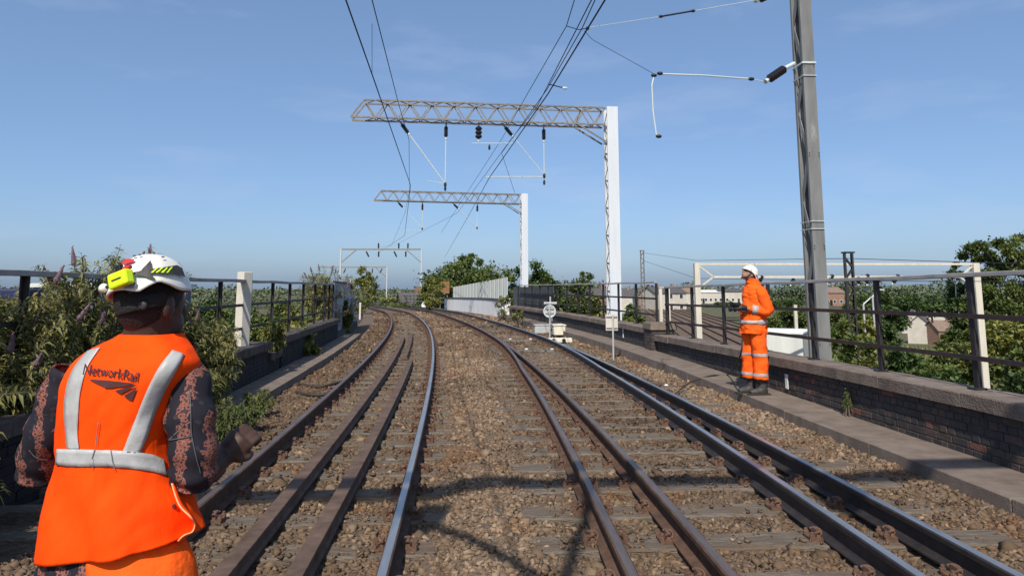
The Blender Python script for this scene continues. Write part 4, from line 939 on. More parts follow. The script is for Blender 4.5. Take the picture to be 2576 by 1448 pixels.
# ------------------------------------------------------------------ vegetation
def leaf_batch(P, D, L, W, rng, droop=0.25):
    """lance-shaped leaves. P base points, D unit directions, L lengths, W widths"""
    n = len(P); up = np.tile([0, 0, 1.0], (n, 1)) + rng.normal(0, 0.45, (n, 3))
    S = np.cross(D, up); S /= np.linalg.norm(S, axis=1, keepdims=True) + 1e-9; N = np.cross(S, D)
    L = L[:, None]; W = W[:, None]
    mid = P + D * L * 0.45 + N * L * 0.05; tip = P + D * L - np.array([0, 0, 1.0]) * L * droop * 0.6
    l = mid + S * W * 0.5 + N * W * 0.22; r = mid - S * W * 0.5 + N * W * 0.22
    V = np.stack([P, l, tip, r, mid], 1).reshape(-1, 3); b = (np.arange(n) * 5)[:, None]
    F = np.concatenate([b + np.array([[0, 1, 4]]), b + np.array([[1, 2, 4]]), b + np.array([[4, 2, 3]]), b + np.array([[0, 4, 3]])])
    return V, F
def leaf_simple(P, D, L, W, rng):
    n = len(P); up = np.tile([0, 0, 1.0], (n, 1)) + rng.normal(0, 0.45, (n, 3))
    S = np.cross(D, up); S /= np.linalg.norm(S, axis=1, keepdims=True) + 1e-9; N = np.cross(S, D); L = L[:, None]; W = W[:, None]
    mid = P + D * L * 0.45; V = np.stack([P, mid + S * W * 0.5 + N * W * 0.2, P + D * L, mid - S * W * 0.5 + N * W * 0.2], 1).reshape(-1, 3); b = (np.arange(n) * 4)[:, None]
    return V, np.concatenate([b + np.array([[0, 1, 2]]), b + np.array([[0, 2, 3]])])
def unit(v): return v / (np.linalg.norm(v, axis=-1, keepdims=True) + 1e-9)
def crown_mesh(blobs, n, leaf, rng, clump=0.16, asp=0.6, n_clumps=60):
    """leaves gathered in clumps spread over uneven ellipsoids"""
    C = []; Rr = []
    vol = np.array([b[3] * b[4] * b[5] for b in blobs]) ** 0.67; vol /= vol.sum()
    for b, v in zip(blobs, vol):
        k = max(4, int(n_clumps * v)); u = unit(rng.normal(size=(k, 3))); rad = rng.uniform(0.35, 1.0, (k, 1)) ** 0.5 * rng.uniform(0.82, 1.12, (k, 1))
        C.append(np.array(b[:3]) + u * rad * np.array(b[3:6])); Rr.append(np.full(k, clump * (b[3] + b[4] + b[5]) / 3) * rng.uniform(0.6, 1.5, k))
    C = np.concatenate(C); Rr = np.concatenate(Rr); T = rng.uniform(0.15, 0.85, len(C))
    idx = rng.integers(0, len(C), n); P = C[idx] + rng.normal(0, 1, (n, 3)) * Rr[idx, None] * np.array([1, 1, 0.75]) * 0.62
    D = unit(rng.normal(size=(n, 3)) + (P - C[idx]) / Rr[idx, None] * 0.5 + np.array([0, 0, 0.1]))
    Ls = leaf * rng.uniform(0.5, 1.4, n); V, F = leaf_simple(P, D, Ls, Ls * asp, rng)
    tone = np.clip(T[idx] + rng.normal(0, 0.18, n), 0, 1)
    return V, F, np.repeat(tone, 4), C
def tree(name, base, H, blobs, n, leaf, m, label, cat='tree', group=None, trunk_r=0.2, m_t=None, n_clumps=60, seed=1, asp=0.6, clump=0.16, limbs=9):
    """blobs relative to base: (x,y,z,rx,ry,rz)"""
    rng = np.random.default_rng(seed); random.seed(seed); base = Vector(base)
    t = thing(name, base, label, cat, group)
    V, F, T, C = crown_mesh(blobs, n, leaf, rng, clump, asp, n_clumps); V = V + np.array(base)
    link('crown', npmesh('crown', V, F, T), m, t)
    mb = MB(); zc = max(b[2] for b in blobs)
    tr = [base + Vector((0.03 * H * math.sin(k * 1.3 + seed) * k / 5, 0.03 * H * math.cos(k + seed) * k / 5, zc * k / 5)) for k in range(6)]
    mb.tube(tr, [trunk_r * (1 - 0.13 * k) for k in range(6)], 8)
    for k in range(limbs):
        c = Vector(C[rng.integers(0, len(C))]) + base; s = tr[min(5, 1 + int(4 * max(0, min(1, (c.z - base.z) / (zc + .01)))) - 1)]
        mb.tube([s, s.lerp(c, .5) + Vector((0, 0, .05 * H)), c], [trunk_r * .4, trunk_r * .22, trunk_r * .06], 5)
    mb.build('trunk', m_t or m_bark, t)
    return t
def blob_crown(w, h, z0, k, seed, dp=None):
    r = random.Random(seed); out = [(0, 0, z0 + h * .5, w * .38, (dp or w) * .38, h * .48)]
    for i in range(k):
        a = r.uniform(0, 6.28); q = r.uniform(.2, .62); zz = r.uniform(.2, .85)
        s = r.uniform(.16, .27); out.append((math.cos(a) * w * .5 * q, math.sin(a) * (dp or w) * .5 * q, z0 + h * zz, w * s, (dp or w) * s, h * s * .8))
    return out
def tree_px(xc, wpx, ytop, Y, m, label, n=5000, leaf=.3, base_z=LOW, seed=1, k=7, name='tree', cat='tree', z0f=.25, m_t=None, group=None, tr=.2, asp=.6, n_clumps=70, clump=.16):
    p = at(xc, ytop, Y); H = p.z - base_z; w = wpx * Y / FPX
    return tree(name, (p.x, Y, base_z), H, blob_crown(w, H * (1 - z0f), H * z0f, k, seed), n, leaf, m, label, cat, group, tr, m_t, n_clumps, seed, asp, clump)
# beyond the bridge parapet
tree_px(1172, 265, 650, 92, m_leaf_mid, 'broad rounded green tree above the pale hoarding', 26000, .4, seed=3, k=10, n_clumps=130, z0f=.1)
tree_px(1095, 150, 682, 96, m_leaf_dark, 'darker lower tree beside the far cream portal post', 13000, .36, seed=4, n_clumps=90, z0f=.1)
tree_px(1258, 165, 674, 88, m_leaf_mid, 'smaller green tree at the right shoulder of the broad rounded one', 13000, .36, seed=5, n_clumps=90, z0f=.1)
tree_px(1345, 150, 652, 62, m_leaf_dark, 'dark tree behind the second portal mast', 20000, .27, seed=6, n_clumps=110, z0f=.1)
tree_px(1452, 140, 681, 75, m_leaf_mid, 'low rounded tree left of the nearest portal mast', 15000, .28, seed=8, n_clumps=100, z0f=.1)
tree_px(1400, 90, 735, 50, m_leaf_mid, 'bush filling the gap below the trees behind the far right railing', 7000, .3, seed=9, z0f=.1)
tree_px(1500, 90, 752, 46, m_leaf_light, 'light bush behind the far right railing by the white mast', 7000, .27, seed=10, z0f=.1)
tree_px(1590, 70, 762, 60, m_leaf_mid, 'small bush behind the railing by the brick pier', 5000, .3, seed=12, z0f=.1)
def bush_at(x, y, z, w, h, m, label, n, leaf, seed, Y=None, cat='bush', asp=.5):
    p = at(x, y, Y) if Y else atz(x, y, z)
    return tree('bush', (p.x, p.y, z), h, blob_crown(w, h, 0.05, 5, seed), n, leaf, m, label, cat, None, .03, None, 26, seed, asp, .2, 6)
bush_at(1087, 790, -.5, 2.6, 2.9, m_leaf_light, 'yellow green bush left of the white bridge parapet', 2600, .22, 20, 64)
bush_at(915, 780, -.3, 2.2, 3.4, m_leaf_light, 'tall yellowish bush at the end of the grey sheeting', 2600, .2, 21, 50)
bush_at(1268, 781, .0, 1.0, 1.15, m_leaf_light, 'yellow green weed by the start of the white bridge parapet', 900, .11, 22, 38)
bush_at(1303, 795, -.05, .8, .6, m_leaf_light, 'small weed tuft on the far right cess before the dark sheeting', 500, .09, 23, 33)
bush_at(960, 790, -1.2, 5, 1.7, m_leaf_light, 'low scrub beside the far curve under the signal', 2200, .25, 24, 90)
bush_at(1010, 785, -1.6, 6, 1.6, m_leaf_mid, 'low scrub in front of the dark roofed hut', 2200, .25, 25, 80)

# right bank below the viaduct
tree_px(2510, 260, 602, 44, m_leaf_mid, 'big dark birch rising above the right railing', 52000, .19, seed=30, k=11, m_t=m_birch, tr=.14, asp=.55, n_clumps=150, clump=.13, z0f=.2)
tree_px(2400, 60, 640, 46, m_leaf_dark, 'slim birch top at the left edge of the big birch', 7000, .18, seed=31, k=6, m_t=m_birch, tr=.08, n_clumps=60)
RB = [(2130, 150, 748, 60, m_leaf_mid), (2060, 80, 800, 48, m_leaf_mid), (2230, 110, 765, 75, m_leaf_dark), (2420, 130, 800, 45, m_leaf_mid), (2160, 120, 815, 38, m_leaf_light), (2345, 120, 868, 32, m_leaf_mid), (2270, 90, 870, 34, m_leaf_dark), (1950, 70, 795, 70, m_leaf_mid), (1990, 110, 775, 90, m_leaf_mid), (1905, 60, 785, 110, m_leaf_dark), (2110, 130, 795, 24, m_leaf_mid), (2190, 130, 800, 28, m_leaf_light), (2150, 150, 880, 17, m_leaf_light), (2250, 120, 850, 22, m_leaf_dark), (2300, 160, 905, 17, m_leaf_mid), (2215, 90, 780, 40, m_leaf_dark),
      (2400, 170, 858, 38, m_leaf_light), (2370, 170, 915, 24, m_leaf_dark), (2520, 200, 790, 38, m_leaf_light), (2570, 130, 860, 22, m_leaf_mid), (2565, 120, 950, 15, m_leaf_dark), (2470, 170, 880, 37, m_leaf_mid), (2100, 110, 900, 19, m_leaf_mid), (2270, 170, 945, 13.8, m_leaf_light)]
RL = ['broad green tree between the two masts beyond the railing', 'bush right of the white container', 'dark tree left of the pale rendered house', 'green tree at the left foot of the big birch', 'light tree behind the black laced mast', 'green bush hiding the foot of the brick house', 'dark bush below the pale rendered house', 'bush behind the man in orange beyond the railing', 'green tree between the man in orange and the grey mast', 'small dark tree far behind the man in orange', 'bush behind the foot of the tall grey mast', 'light bush between the grey and black masts', 'pale low bush at the foot of the black laced mast', 'dark bush in front of the pale rendered house', 'green bush below the small houses', 'dark round tree behind the thin lamp posts',
      'light green bush below the brick house', 'dark bush close behind the coping under the birch', 'light green bush under the birch', 'green bush at the foot of the birch', 'dark low bush hugging the right parapet', 'small bush below the cream portal post', 'low bush beside the white container', 'pale leafy bush close behind the coping']
for i, ((x, w, y, Y, m), lb) in enumerate(zip(RB, RL)):
    tree_px(x, w, y, Y, m, lb, 10500, .098 + .0024 * Y, seed=40 + i, k=7, name='bush', cat='bush', z0f=.3, tr=.06, n_clumps=70, clump=.15)
for i, (x, w, y, Y) in enumerate(((1940, 70, 758, 200), (1990, 80, 752, 220), (1820, 60, 762, 240), (2050, 70, 750, 190), (1700, 50, 764, 210), (2270, 90, 738, 140), (2220, 60, 728, 120), (2340, 90, 742, 130), (2180, 70, 745, 160), (2400, 80, 740, 110))):
    tree_px(x, w, y, Y, m_leaf_dark, ('far tree just right of the man in orange', 'far round tree left of the tall grey mast', 'far tree left of the man in orange', 'far tree right behind the tall grey mast', 'far tree between the cream posts', 'tree in the far tree line above the long cream building', 'round tree standing out of the far tree line', 'tree in the far tree line left of the birch', 'small tree in the far tree line by the black mast', 'tree half behind the left edge of the birch')[i], 2600, .5, seed=70 + i)
# left of the viaduct
LB = [(470, 120, 765, 30, m_leaf_light), (545, 120, 772, 24, m_leaf_mid), (625, 110, 778, 27, m_leaf_light), (700, 120, 772, 30, m_leaf_mid), (765, 110, 782, 22, m_leaf_light), (835, 80, 772, 34, m_leaf_mid), (600, 150, 758, 42, m_leaf_mid), (500, 150, 756, 45, m_leaf_light), (720, 140, 754, 48, m_leaf_mid), (520, 110, 742, 26, m_leaf_dark), (585, 90, 800, 18, m_leaf_mid), (690, 120, 795, 19, m_leaf_mid), (650, 120, 752, 34, m_leaf_dark), (740, 110, 762, 26, m_leaf_light), (800, 110, 735, 24, m_leaf_mid), (850, 70, 745, 27, m_leaf_light), (560, 160, 835, 14, m_leaf_light), (480, 140, 790, 14, m_leaf_mid), (760, 90, 815, 17.5, m_leaf_light), (400, 160, 760, 18, m_leaf_mid), (300, 150, 790, 16, m_leaf_dark), (160, 160, 800, 14, m_leaf_mid)]
LL = ['light bush beyond the left railing nearest the man in the vest', 'green bush between the vest and the concrete post', 'light bush showing under the lower bar right of the concrete post', 'green bush between two railing posts past the concrete post', 'light bush in front of the tall buddleia', 'green bush behind the last bars before the grey sheeting', 'broad green bush further off behind the concrete post', 'broad light bush further off left of the concrete post', 'broad green bush further off before the tall buddleia', 'dark tree beyond the left railing before the concrete post', 'bush at the foot of the concrete post', 'bush right of the concrete post behind the bars', 'dark distant tree past the concrete post', 'light bush below the tall buddleia', 'leafy bush under the tall buddleia', 'light bush by the grey sheeting', 'light green bush just outside the left parapet', 'bush outside the left parapet beside the man in the vest', 'light bush behind the broken parapet', 'bush behind the head of the man in the vest', 'dark bush in front of the slate blue shed', 'bush below the slate blue shed']
for i, ((x, w, y, Y, m), lb) in enumerate(zip(LB, LL)):
    tree_px(x, w, y, Y, m, lb, 7500, .095 + .0023 * Y, seed=90 + i, k=7, name='bush', cat='bush', z0f=.3, tr=.06, n_clumps=70, clump=.15)
# far woods and hedges: one mass
rng = np.random.default_rng(5); P = []; S = []
for Y0, x0, x1, hz, k in ((520, -700, 900, 10, 22000), (330, 110, 420, 9.5, 18000), (230, -330, -20, 5.6, 18000), (330, -60, 160, 6, 8000)):
    x = rng.uniform(x0, x1, k); hh = hz * (0.62 + 0.38 * np.sin(x * .05 + Y0) * np.sin(x * .021 + 1)) * (1 + .25 * np.sin(x * .21))
    z = LOW + rng.uniform(0, 1, k) ** .7 * hh; y = Y0 + rng.uniform(-10, 10, k) + (hh - z + LOW) * -.6
    P.append(np.stack([x, y, z], 1)); S.append(np.full(k, Y0 / 300.0) * rng.uniform(.6, 1.5, k))
P = np.concatenate(P); S = np.concatenate(S); V, F = leaf_simple(P, unit(rng.normal(size=P.shape)), S, S * .8, rng)
o = link('far_woodland', npmesh('far_woodland', V, F, np.repeat(rng.uniform(.2, .8, len(P)), 4)), m_leaf_far); tag(o, 'hazy belt of far woods along the horizon', 'woodland', kind='stuff')
# undergrowth
P = []
for (x0, x1, y0, y1, k) in ((-30, -6, 6, 60, 16000), (5, 12, 4, 30, 7000), (20, 60, 20, 110, 14000)):
    x = rng.uniform(x0, x1, k); y = rng.uniform(y0, y1, k); keep = (x < np.array([left_c(v) - 3.4 for v in y])) | (x > np.array([railD(v) + 2.8 for v in y])); keep &= np.abs(x - lowf(y)) > 6.5
    P.append(np.stack([x, y, np.array([low_z(a_, b_) for a_, b_ in zip(x, y)]) + rng.uniform(0, .9, k)], 1)[keep])
P = np.concatenate(P); S = rng.uniform(.25, .6, len(P)); D = unit(rng.normal(size=P.shape) + np.array([0, 0, 1.2])); V, F = leaf_simple(P, D, S, S * .35, rng)
o = link('undergrowth', npmesh('undergrowth', V, F, np.repeat(rng.uniform(0, 1, len(P)), 4)), m_leaf_light); tag(o, 'rough undergrowth on the low ground beside the viaduct', 'undergrowth', kind='stuff')

# buddleia: arching stems with paired lance leaves and flower spikes
def buddleia(base, H, spread, n_stem, label, seed, leaf=.12, m=None, spikes=6, name='buddleia', lean=(0, 0), per=30, side=5):
    rng = np.random.default_rng(seed); base = np.array(base, float); t = thing(name, Vector(base), label, 'shrub')
    mb = MB(); LP = []; LD = []; LL_ = []; fl = MB()
    for i in range(n_stem):
        a = rng.uniform(0, 2 * math.pi); h = H * rng.uniform(.45, 1.0); r = spread * rng.uniform(.25, 1.0) * (.5 + .5 * (1 - h / H) + .2)
        end = base + np.array([math.cos(a) * r + lean[0], math.sin(a) * r + lean[1], h])
        ctrl = base + np.array([math.cos(a) * r * .25 + lean[0] * .3, math.sin(a) * r * .25 + lean[1] * .3, h * .75]); st = base + np.array([math.cos(a), math.sin(a), 0]) * .06
        ts = np.linspace(0, 1, 9)[:, None]; C = (1 - ts) ** 2 * st + 2 * ts * (1 - ts) * ctrl + ts ** 2 * end
        mb.tube([Vector(c) for c in C], [.011 - .0009 * k for k in range(9)], 5)
        def along(C, k0, n, sc):
            for q in np.linspace(k0, .99, n):
                f = q * (len(C) - 1); j = min(int(f), len(C) - 2); p = C[j] + (C[j + 1] - C[j]) * (f - j); d = unit(C[j + 1] - C[j]); ph = rng.uniform(0, 6.28)
                s = unit(np.cross(d, [math.cos(ph), math.sin(ph), .3]))
                for sg in (-1, 1):
                    LP.append(p); LD.append(unit(s * sg + d * .45 + rng.normal(0, .15, 3))); LL_.append(leaf * sc * rng.uniform(.6, 1.25) * (1.15 - .4 * q))
        along(C, .22, per, 1)
        for k in range(side):
            q = rng.uniform(.3, .95); j = int(q * 8); p = C[j]; d = unit(rng.normal(size=3) + np.array([0, 0, .9])); L = rng.uniform(.15, .4) * H * .45
            B = np.array([p + d * L * u - np.array([0, 0, .12]) * L * u * u for u in np.linspace(0, 1, 5)]); mb.tube([Vector(c) for c in B], [.006, .005, .005, .004, .003], 4); along(B, .15, 11, .85)
        if i < spikes:
            p = C[-1]; d = unit(C[-1] - C[-2] + np.array([0, 0, .05])); L = rng.uniform(.10, .2)
            k = 60; u = rng.uniform(0, 1, k); 
            fl.lathe([(0, .012), (.15, .024), (.5, .018), (.85, .009), (1, .002)], Vector(p), Vector(p + d * L), 7)
            for uu in u:
                pp = p + d * L * uu + rng.normal(0, .016 * (1 - uu * .8), 3); fl.box(Vector(pp), (.008, .008, .008), rng.uniform(0, 3))
    P = np.array(LP); D = np.array(LD); L = np.array(LL_); V, F = leaf_batch(P, D, L, L * .24, rng, .5)
    link('foliage', npmesh('foliage', V, F, np.repeat(np.clip(rng.normal(.5, .22, len(P)), 0, 1), 5)), m or m_leaf_bud, t)
    stuff(mb.build('stems', m_bark, t))
    if fl.v: stuff(fl.build('flower_spikes', m_flower, t))
    return t
BD = [((-3.95, 9.5, -.05), 1.15, .55, 28, 'buddleia over the left walkway hiding the near end of the parapet'), ((-4.25, 10.4, .1), 1.05, .5, 26, 'buddleia at the parapet end nearest the concrete post'), ((-3.65, 7.8, -.1), 1.0, .5, 28, 'buddleia leaning out beside the right shoulder of the man in the vest'), ((-3.55, 4.5, -.15), .95, .5, 28, 'buddleia at the left elbow of the man in the vest'), ((-3.95, 5.0, .0), 1.25, .6, 26, 'buddleia on the left walkway close beside the arm of the man in the vest'),
      ((-4.15, 6.0, .1), 1.55, .65, 30, 'buddleia against the left parapet under the near railing post'),
      ((-4.15, 7.1, .1), 1.75, .75, 34, 'tall buddleia with dark flower spikes behind the white helmet'),
      ((-4.2, 8.2, .1), 1.85, .7, 34, 'tall buddleia right behind the head of the man in the vest'),
      ((-4.25, 9.4, .05), 1.35, .6, 30, 'buddleia spilling over the left parapet before the concrete post'),
      ((-3.75, 8.6, -.1), .75, .55, 24, 'low leafy buddleia on the left walkway below the parapet'),
      ((-3.7, 6.9, -.1), .8, .6, 26, 'low leafy buddleia on the left walkway behind the man in the vest'),
      ((-4.75, 6.6, .3), 1.3, .7, 26, 'buddleia just outside the near left railing'),
      ((-5.0, 8.6, .2), 1.25, .7, 26, 'buddleia just outside the left railing behind the tall ones')]
for i, (b, H, sp, ns, lb) in enumerate(BD): buddleia(b, H, sp, int(ns * 1.45), lb, 200 + i, spikes=7 if H > 1.3 else 0, leaf=.115, per=32, side=7)
q = at(808, 800, 24); buddleia((q.x - .1, 24.2, -.6), at(808, 664, 24).z + .6, 1.1, 40, 'tall flowering buddleia outside the far left railing', 230, leaf=.16, spikes=26, per=26)
q = at(862, 800, 30); buddleia((q.x - .1, 30.2, -.6), 2.7, .7, 26, 'buddleia growing through the far end of the left railing', 231, leaf=.17, spikes=14, per=24)
q = off(left_c, 14.4, -2.35); buddleia((q.x, q.y, .2), .75, .4, 20, 'leafy weed growing in the broken stretch of left parapet', 232, leaf=.12, spikes=0, m=m_leaf_light)
for i, (x, y, H, sp, lb, mm) in enumerate(((620, 1085, .42, .35, 'low green weeds at the ballast edge by the raised fist', m_leaf_mid), (560, 1120, .5, .4, 'weeds on the ballast just behind the raised fist', m_leaf_mid), (650, 1045, .36, .32, 'small pale weed patch where the left walkway starts to show', m_leaf_light), (520, 1000, .6, .4, 'dark weeds at the foot of the left parapet beside the patterned sleeve', m_leaf_dark), (60, 1120, .8, .45, 'dark weeds left of the patterned sleeve', m_leaf_dark), (20, 1230, .6, .4, 'dark weeds low down at the elbow of the man in the vest', m_leaf_dark))):
    q = atz(x, y, -.12); buddleia((q.x, q.y, -.14), H, sp, 24, lb, 240 + i, leaf=.06, spikes=0, m=mm, name='weed', per=18, side=4)
q = atz(12, 1190, -.1); t_ = buddleia((q.x, q.y, -.1), .62, .22, 14, 'bright yellow flowering weed beside the left sleeve', 250, leaf=.07, spikes=0, m=m_leaf_light, name='ragwort')
rng = np.random.default_rng(9); mb = MB()
for k in range(130):
    p = Vector((q.x, q.y, .35)) + Vector(rng.normal(0, 1, 3) * np.array([.11, .11, .12])); mb.lathe([(0, .004), (.6, .02), (1, .012)], p, p + Vector((rng.normal(0, .006), -.008, .012)), 6)
mb.build('flowers', m_yflower, t_)
q = atz(2052, 968, .05); q = off(railD, 8.9, 1.70); buddleia((q.x, q.y, .05), .34, .06, 8, 'thin green weed growing up the right parapet', 260, leaf=.05, spikes=0, m=m_leaf_mid, name='weed', per=14, side=2)
# ------------------------------------------------------------------ people
m_orange = mat('hi_vis_orange', (0.87, 0.056, 0.002), 0.8, c2=(0.94, 0.080, 0.003), scale=4, bump=0.35, bscale=11, spec=0.1, stretch=(1.6, 1.6, .7), c3=(0.80, 0.050, 0.004), s3=2.4, t3=0.60)
m_orange2 = mat('hi_vis_trousers', (0.88, 0.095, 0.008), 0.85, c2=(0.94, 0.14, 0.018), scale=6, bump=0.6, bscale=18, spec=0.1, c3=(0.62, 0.055, 0.012), s3=3, t3=0.62)
m_silver = mat('reflective_tape', (0.30, 0.30, 0.295), 0.5, c2=(0.44, 0.44, 0.435), scale=14, bump=0.15, bscale=30, spec=0.5)
m_print = mat('dark_print', (0.045, 0.014, 0.016), 0.8, c2=(0.075, 0.022, 0.02), scale=60)
m_piping = mat('pale_orange_piping', (0.95, 0.35, 0.16), 0.7, var=0.1)
m_skin = mat('dark_skin', (0.042, 0.021, 0.014), 0.55, c2=(0.075, 0.038, 0.027), scale=18, spec=0.4, bump=0.05, bscale=120)
m_skin2 = mat('skin_tone', (0.22, 0.11, 0.075), 0.55, c2=(0.30, 0.16, 0.11), scale=20, spec=0.35)
m_hair = mat('black_hair', (0.008, 0.006, 0.006), 0.7, c2=(0.02, 0.015, 0.013), scale=120, bump=0.6, bscale=220)
m_helmet = mat('helmet_white', (0.70, 0.68, 0.60), 0.4, c2=(0.78, 0.76, 0.69), scale=7, spec=0.5)
m_lime = mat('lime_plastic', (0.62, 0.86, 0.01), 0.4, c2=(0.70, 0.92, 0.02), scale=9)
m_red = mat('red_patch', (0.55, 0.03, 0.03), 0.5, var=0.15)
m_charcoal = mat('charcoal_print', (0.02, 0.019, 0.02), 0.6, c2=(0.05, 0.047, 0.048), scale=30)
m_boot = mat('boot_leather', (0.018, 0.016, 0.015), 0.6, c2=(0.07, 0.062, 0.056), scale=25)
m_seam2 = mat('dull_seam', (0.085, 0.085, 0.095), 0.85, var=0.15)
m_greyseam = mat('grey_seam', (0.16, 0.16, 0.18), 0.8, var=0.15)
# patterned shirt: dark ground with terracotta floral panels
m_shirt = bpy.data.materials.new('patterned_shirt'); m_shirt.use_nodes = True
N, L_ = m_shirt.node_tree.nodes, m_shirt.node_tree.links; bs = N['Principled BSDF']; bs.inputs['Roughness'].default_value = .85; bs.inputs['Specular IOR Level'].default_value = .2
g = N.new('ShaderNodeNewGeometry'); v1 = N.new('ShaderNodeTexVoronoi'); v1.inputs['Scale'].default_value = 95; n1 = N.new('ShaderNodeTexNoise'); n1.inputs['Scale'].default_value = 13; n1.inputs['Detail'].default_value = 2
wv = N.new('ShaderNodeTexWave'); wv.bands_direction = 'X'; wv.inputs['Scale'].default_value = 4.3; wv.inputs['Distortion'].default_value = 2.2; wv.inputs['Detail'].default_value = 2.5; wv.inputs['Detail Scale'].default_value = 9
for q in (v1, n1, wv): L_.new(g.outputs['Position'], q.inputs['Vector'])
def rampn(src, stops, const=True):
    cr = N.new('ShaderNodeValToRGB'); cr.color_ramp.interpolation = 'CONSTANT' if const else 'LINEAR'; e = cr.color_ramp.elements
    while len(e) < len(stops): e.new(.5)
    for i, (p, c) in enumerate(stops): e[i].position = p; e[i].color = (*c, 1)
    L_.new(src, cr.inputs[0]); return cr
wob = N.new('ShaderNodeMath'); wob.operation = 'ADD'; L_.new(wv.outputs['Fac'], wob.inputs[0]); mm_ = N.new('ShaderNodeMath'); mm_.operation = 'MULTIPLY_ADD'; mm_.inputs[1].default_value = .9; mm_.inputs[2].default_value = -.45; L_.new(n1.outputs['Fac'], mm_.inputs[0]); L_.new(mm_.outputs[0], wob.inputs[1])
panel = rampn(wob.outputs[0], [(0, (0, 0, 0)), (.58, (1, 1, 1))])
flor = rampn(v1.outputs['Distance'], [(0, (.03, .022, .03)), (.28, (.17, .06, .042)), (.5, (.25, .105, .08)), (.66, (.05, .03, .035))])
dark = rampn(v1.outputs['Color'], [(0, (.016, .015, .022)), (.8, (.03, .027, .036)), (.97, (.09, .08, .09))])
mx = N.new('ShaderNodeMixRGB'); L_.new(panel.outputs[0], mx.inputs[0]); L_.new(dark.outputs[0], mx.inputs[1]); L_.new(flor.outputs[0], mx.inputs[2]); L_.new(mx.outputs[0], bs.inputs['Base Color'])

def eloft(rings, n=40, ex=0.85, rot=0.0, tilt=None, wrinkle=None, cap=True):
    """rings: (cx, cy, z, rx, ry). Elliptical loft turned by rot about z"""
    rr = []
    for i, (cx_, cy_, z, rx, ry) in enumerate(rings):
        ring = []
        for j in range(n):
            a = 2 * math.pi * j / n; c, s = math.cos(a), math.sin(a)
            x = rx * math.copysign(abs(c) ** ex, c); y = ry * math.copysign(abs(s) ** ex, s)
            X = x * math.cos(rot) - y * math.sin(rot); Yy = x * math.sin(rot) + y * math.cos(rot)
            p = Vector((cx_ + X, cy_ + Yy, z + (tilt[i] * X / rx if tilt else 0)))
            if wrinkle: p += wrinkle(p, Vector((X, Yy, 0)).normalized(), i / (len(rings) - 1))
            ring.append(p)
        rr.append(ring)
    return MB().rings(rr, cap=cap)
def smooth_rings(rings, sub=4):
    out = []; k = len(rings); A = [np.array(r, float) for r in rings]
    for i in range(k - 1):
        p0, p1, p2, p3 = A[max(i - 1, 0)], A[i], A[i + 1], A[min(i + 2, k - 1)]
        for s in range(sub):
            t = s / sub; out.append(tuple(.5 * ((2 * p1) + (-p0 + p2) * t + (2 * p0 - 5 * p1 + 4 * p2 - p3) * t * t + (-p0 + 3 * p1 - 3 * p2 + p3) * t ** 3)))
    out.append(tuple(A[-1])); return out
def smooth_path(pts, sub=5):
    out = [Vector(r[:3]) for r in smooth_rings([tuple(p) for p in pts], sub)]; return out
def limb(mb, pts, rs, n=14, sub=4):
    P = smooth_rings([(*p, r) for p, r in zip(pts, rs)], sub); mb.tube([p[:3] for p in P], [p[3] for p in P], n)
def body_object(mb, voxel, m, parent, name='body', it=6):
    o = mb.build(name, m, parent, True); r = o.modifiers.new('remesh', 'REMESH'); r.mode = 'VOXEL'; r.voxel_size = voxel; r.use_smooth_shade = True
    s = o.modifiers.new('smooth', 'SMOOTH'); s.iterations = it; s.factor = .5; return o
def ellipsoid(mb, c, rx, ry, rz, M=None, n=16):
    c = Vector(c); M = M or Matrix.Identity(3)
    mb.rings([[c + M @ Vector((rx * math.sin(f) * math.cos(a), ry * math.sin(f) * math.sin(a), rz * math.cos(f))) for a in [2 * math.pi * j / n for j in range(n)]] for f in [math.pi * (i + .04) / (n / 2 + .08) for i in range(n // 2 + 1)]])
def bvh_of(mb): return BVHTree.FromPolygons([Vector(v) for v in mb.v], mb.f)
ORG = Vector((0, 0, CAMZ))
def on_surf(bvh, x, y, lift):
    d = ray(x, y).normalized(); h = bvh.ray_cast(ORG, d)
    if h[0] is None:
        h = bvh.find_nearest(ORG + d * 2.05); 
    nrm = h[1] if h[1].dot(d) < 0 else -h[1]
    return h[0] + nrm * lift
def patch(bvh, quad_rows, name, m, parent, lift=.0032, nu=10, nv=4):
    """strip laid on a surface: quad_rows = list of (left pixel, right pixel) along its length"""
    R_ = smooth_rings([(*a, *b) for a, b in quad_rows], 6); rows = []
    for r in R_:
        rows.append([on_surf(bvh, r[0] + (r[2] - r[0]) * k / nv, r[1] + (r[3] - r[1]) * k / nv, lift) for k in range(nv + 1)])
    o = MB().rings(rows, cap=False, closed=False).build(name, m, parent, True)
    s = o.modifiers.new('thick', 'SOLIDIFY'); s.thickness = .0016; s.offset = -1; return o
def decal(bvh, poly, name, m, parent, lift=.005, den=10):
    """flat print: outline in pixels, triangulated finely and laid on a surface"""
    bm = bmesh.new(); vs_ = [bm.verts.new((x, -y, 0)) for x, y in poly]; bm.faces.new(vs_); bmesh.ops.triangulate(bm, faces=bm.faces[:])
    bmesh.ops.subdivide_edges(bm, edges=[e for e in bm.edges if e.calc_length() > den], cuts=2, use_grid_fill=False); bmesh.ops.triangulate(bm, faces=bm.faces[:])
    for v in bm.verts: v.co = on_surf(bvh, v.co.x, -v.co.y, lift)
    me = bpy.data.meshes.new(name); bm.to_mesh(me); bm.free(); return link(name, me, m, parent)
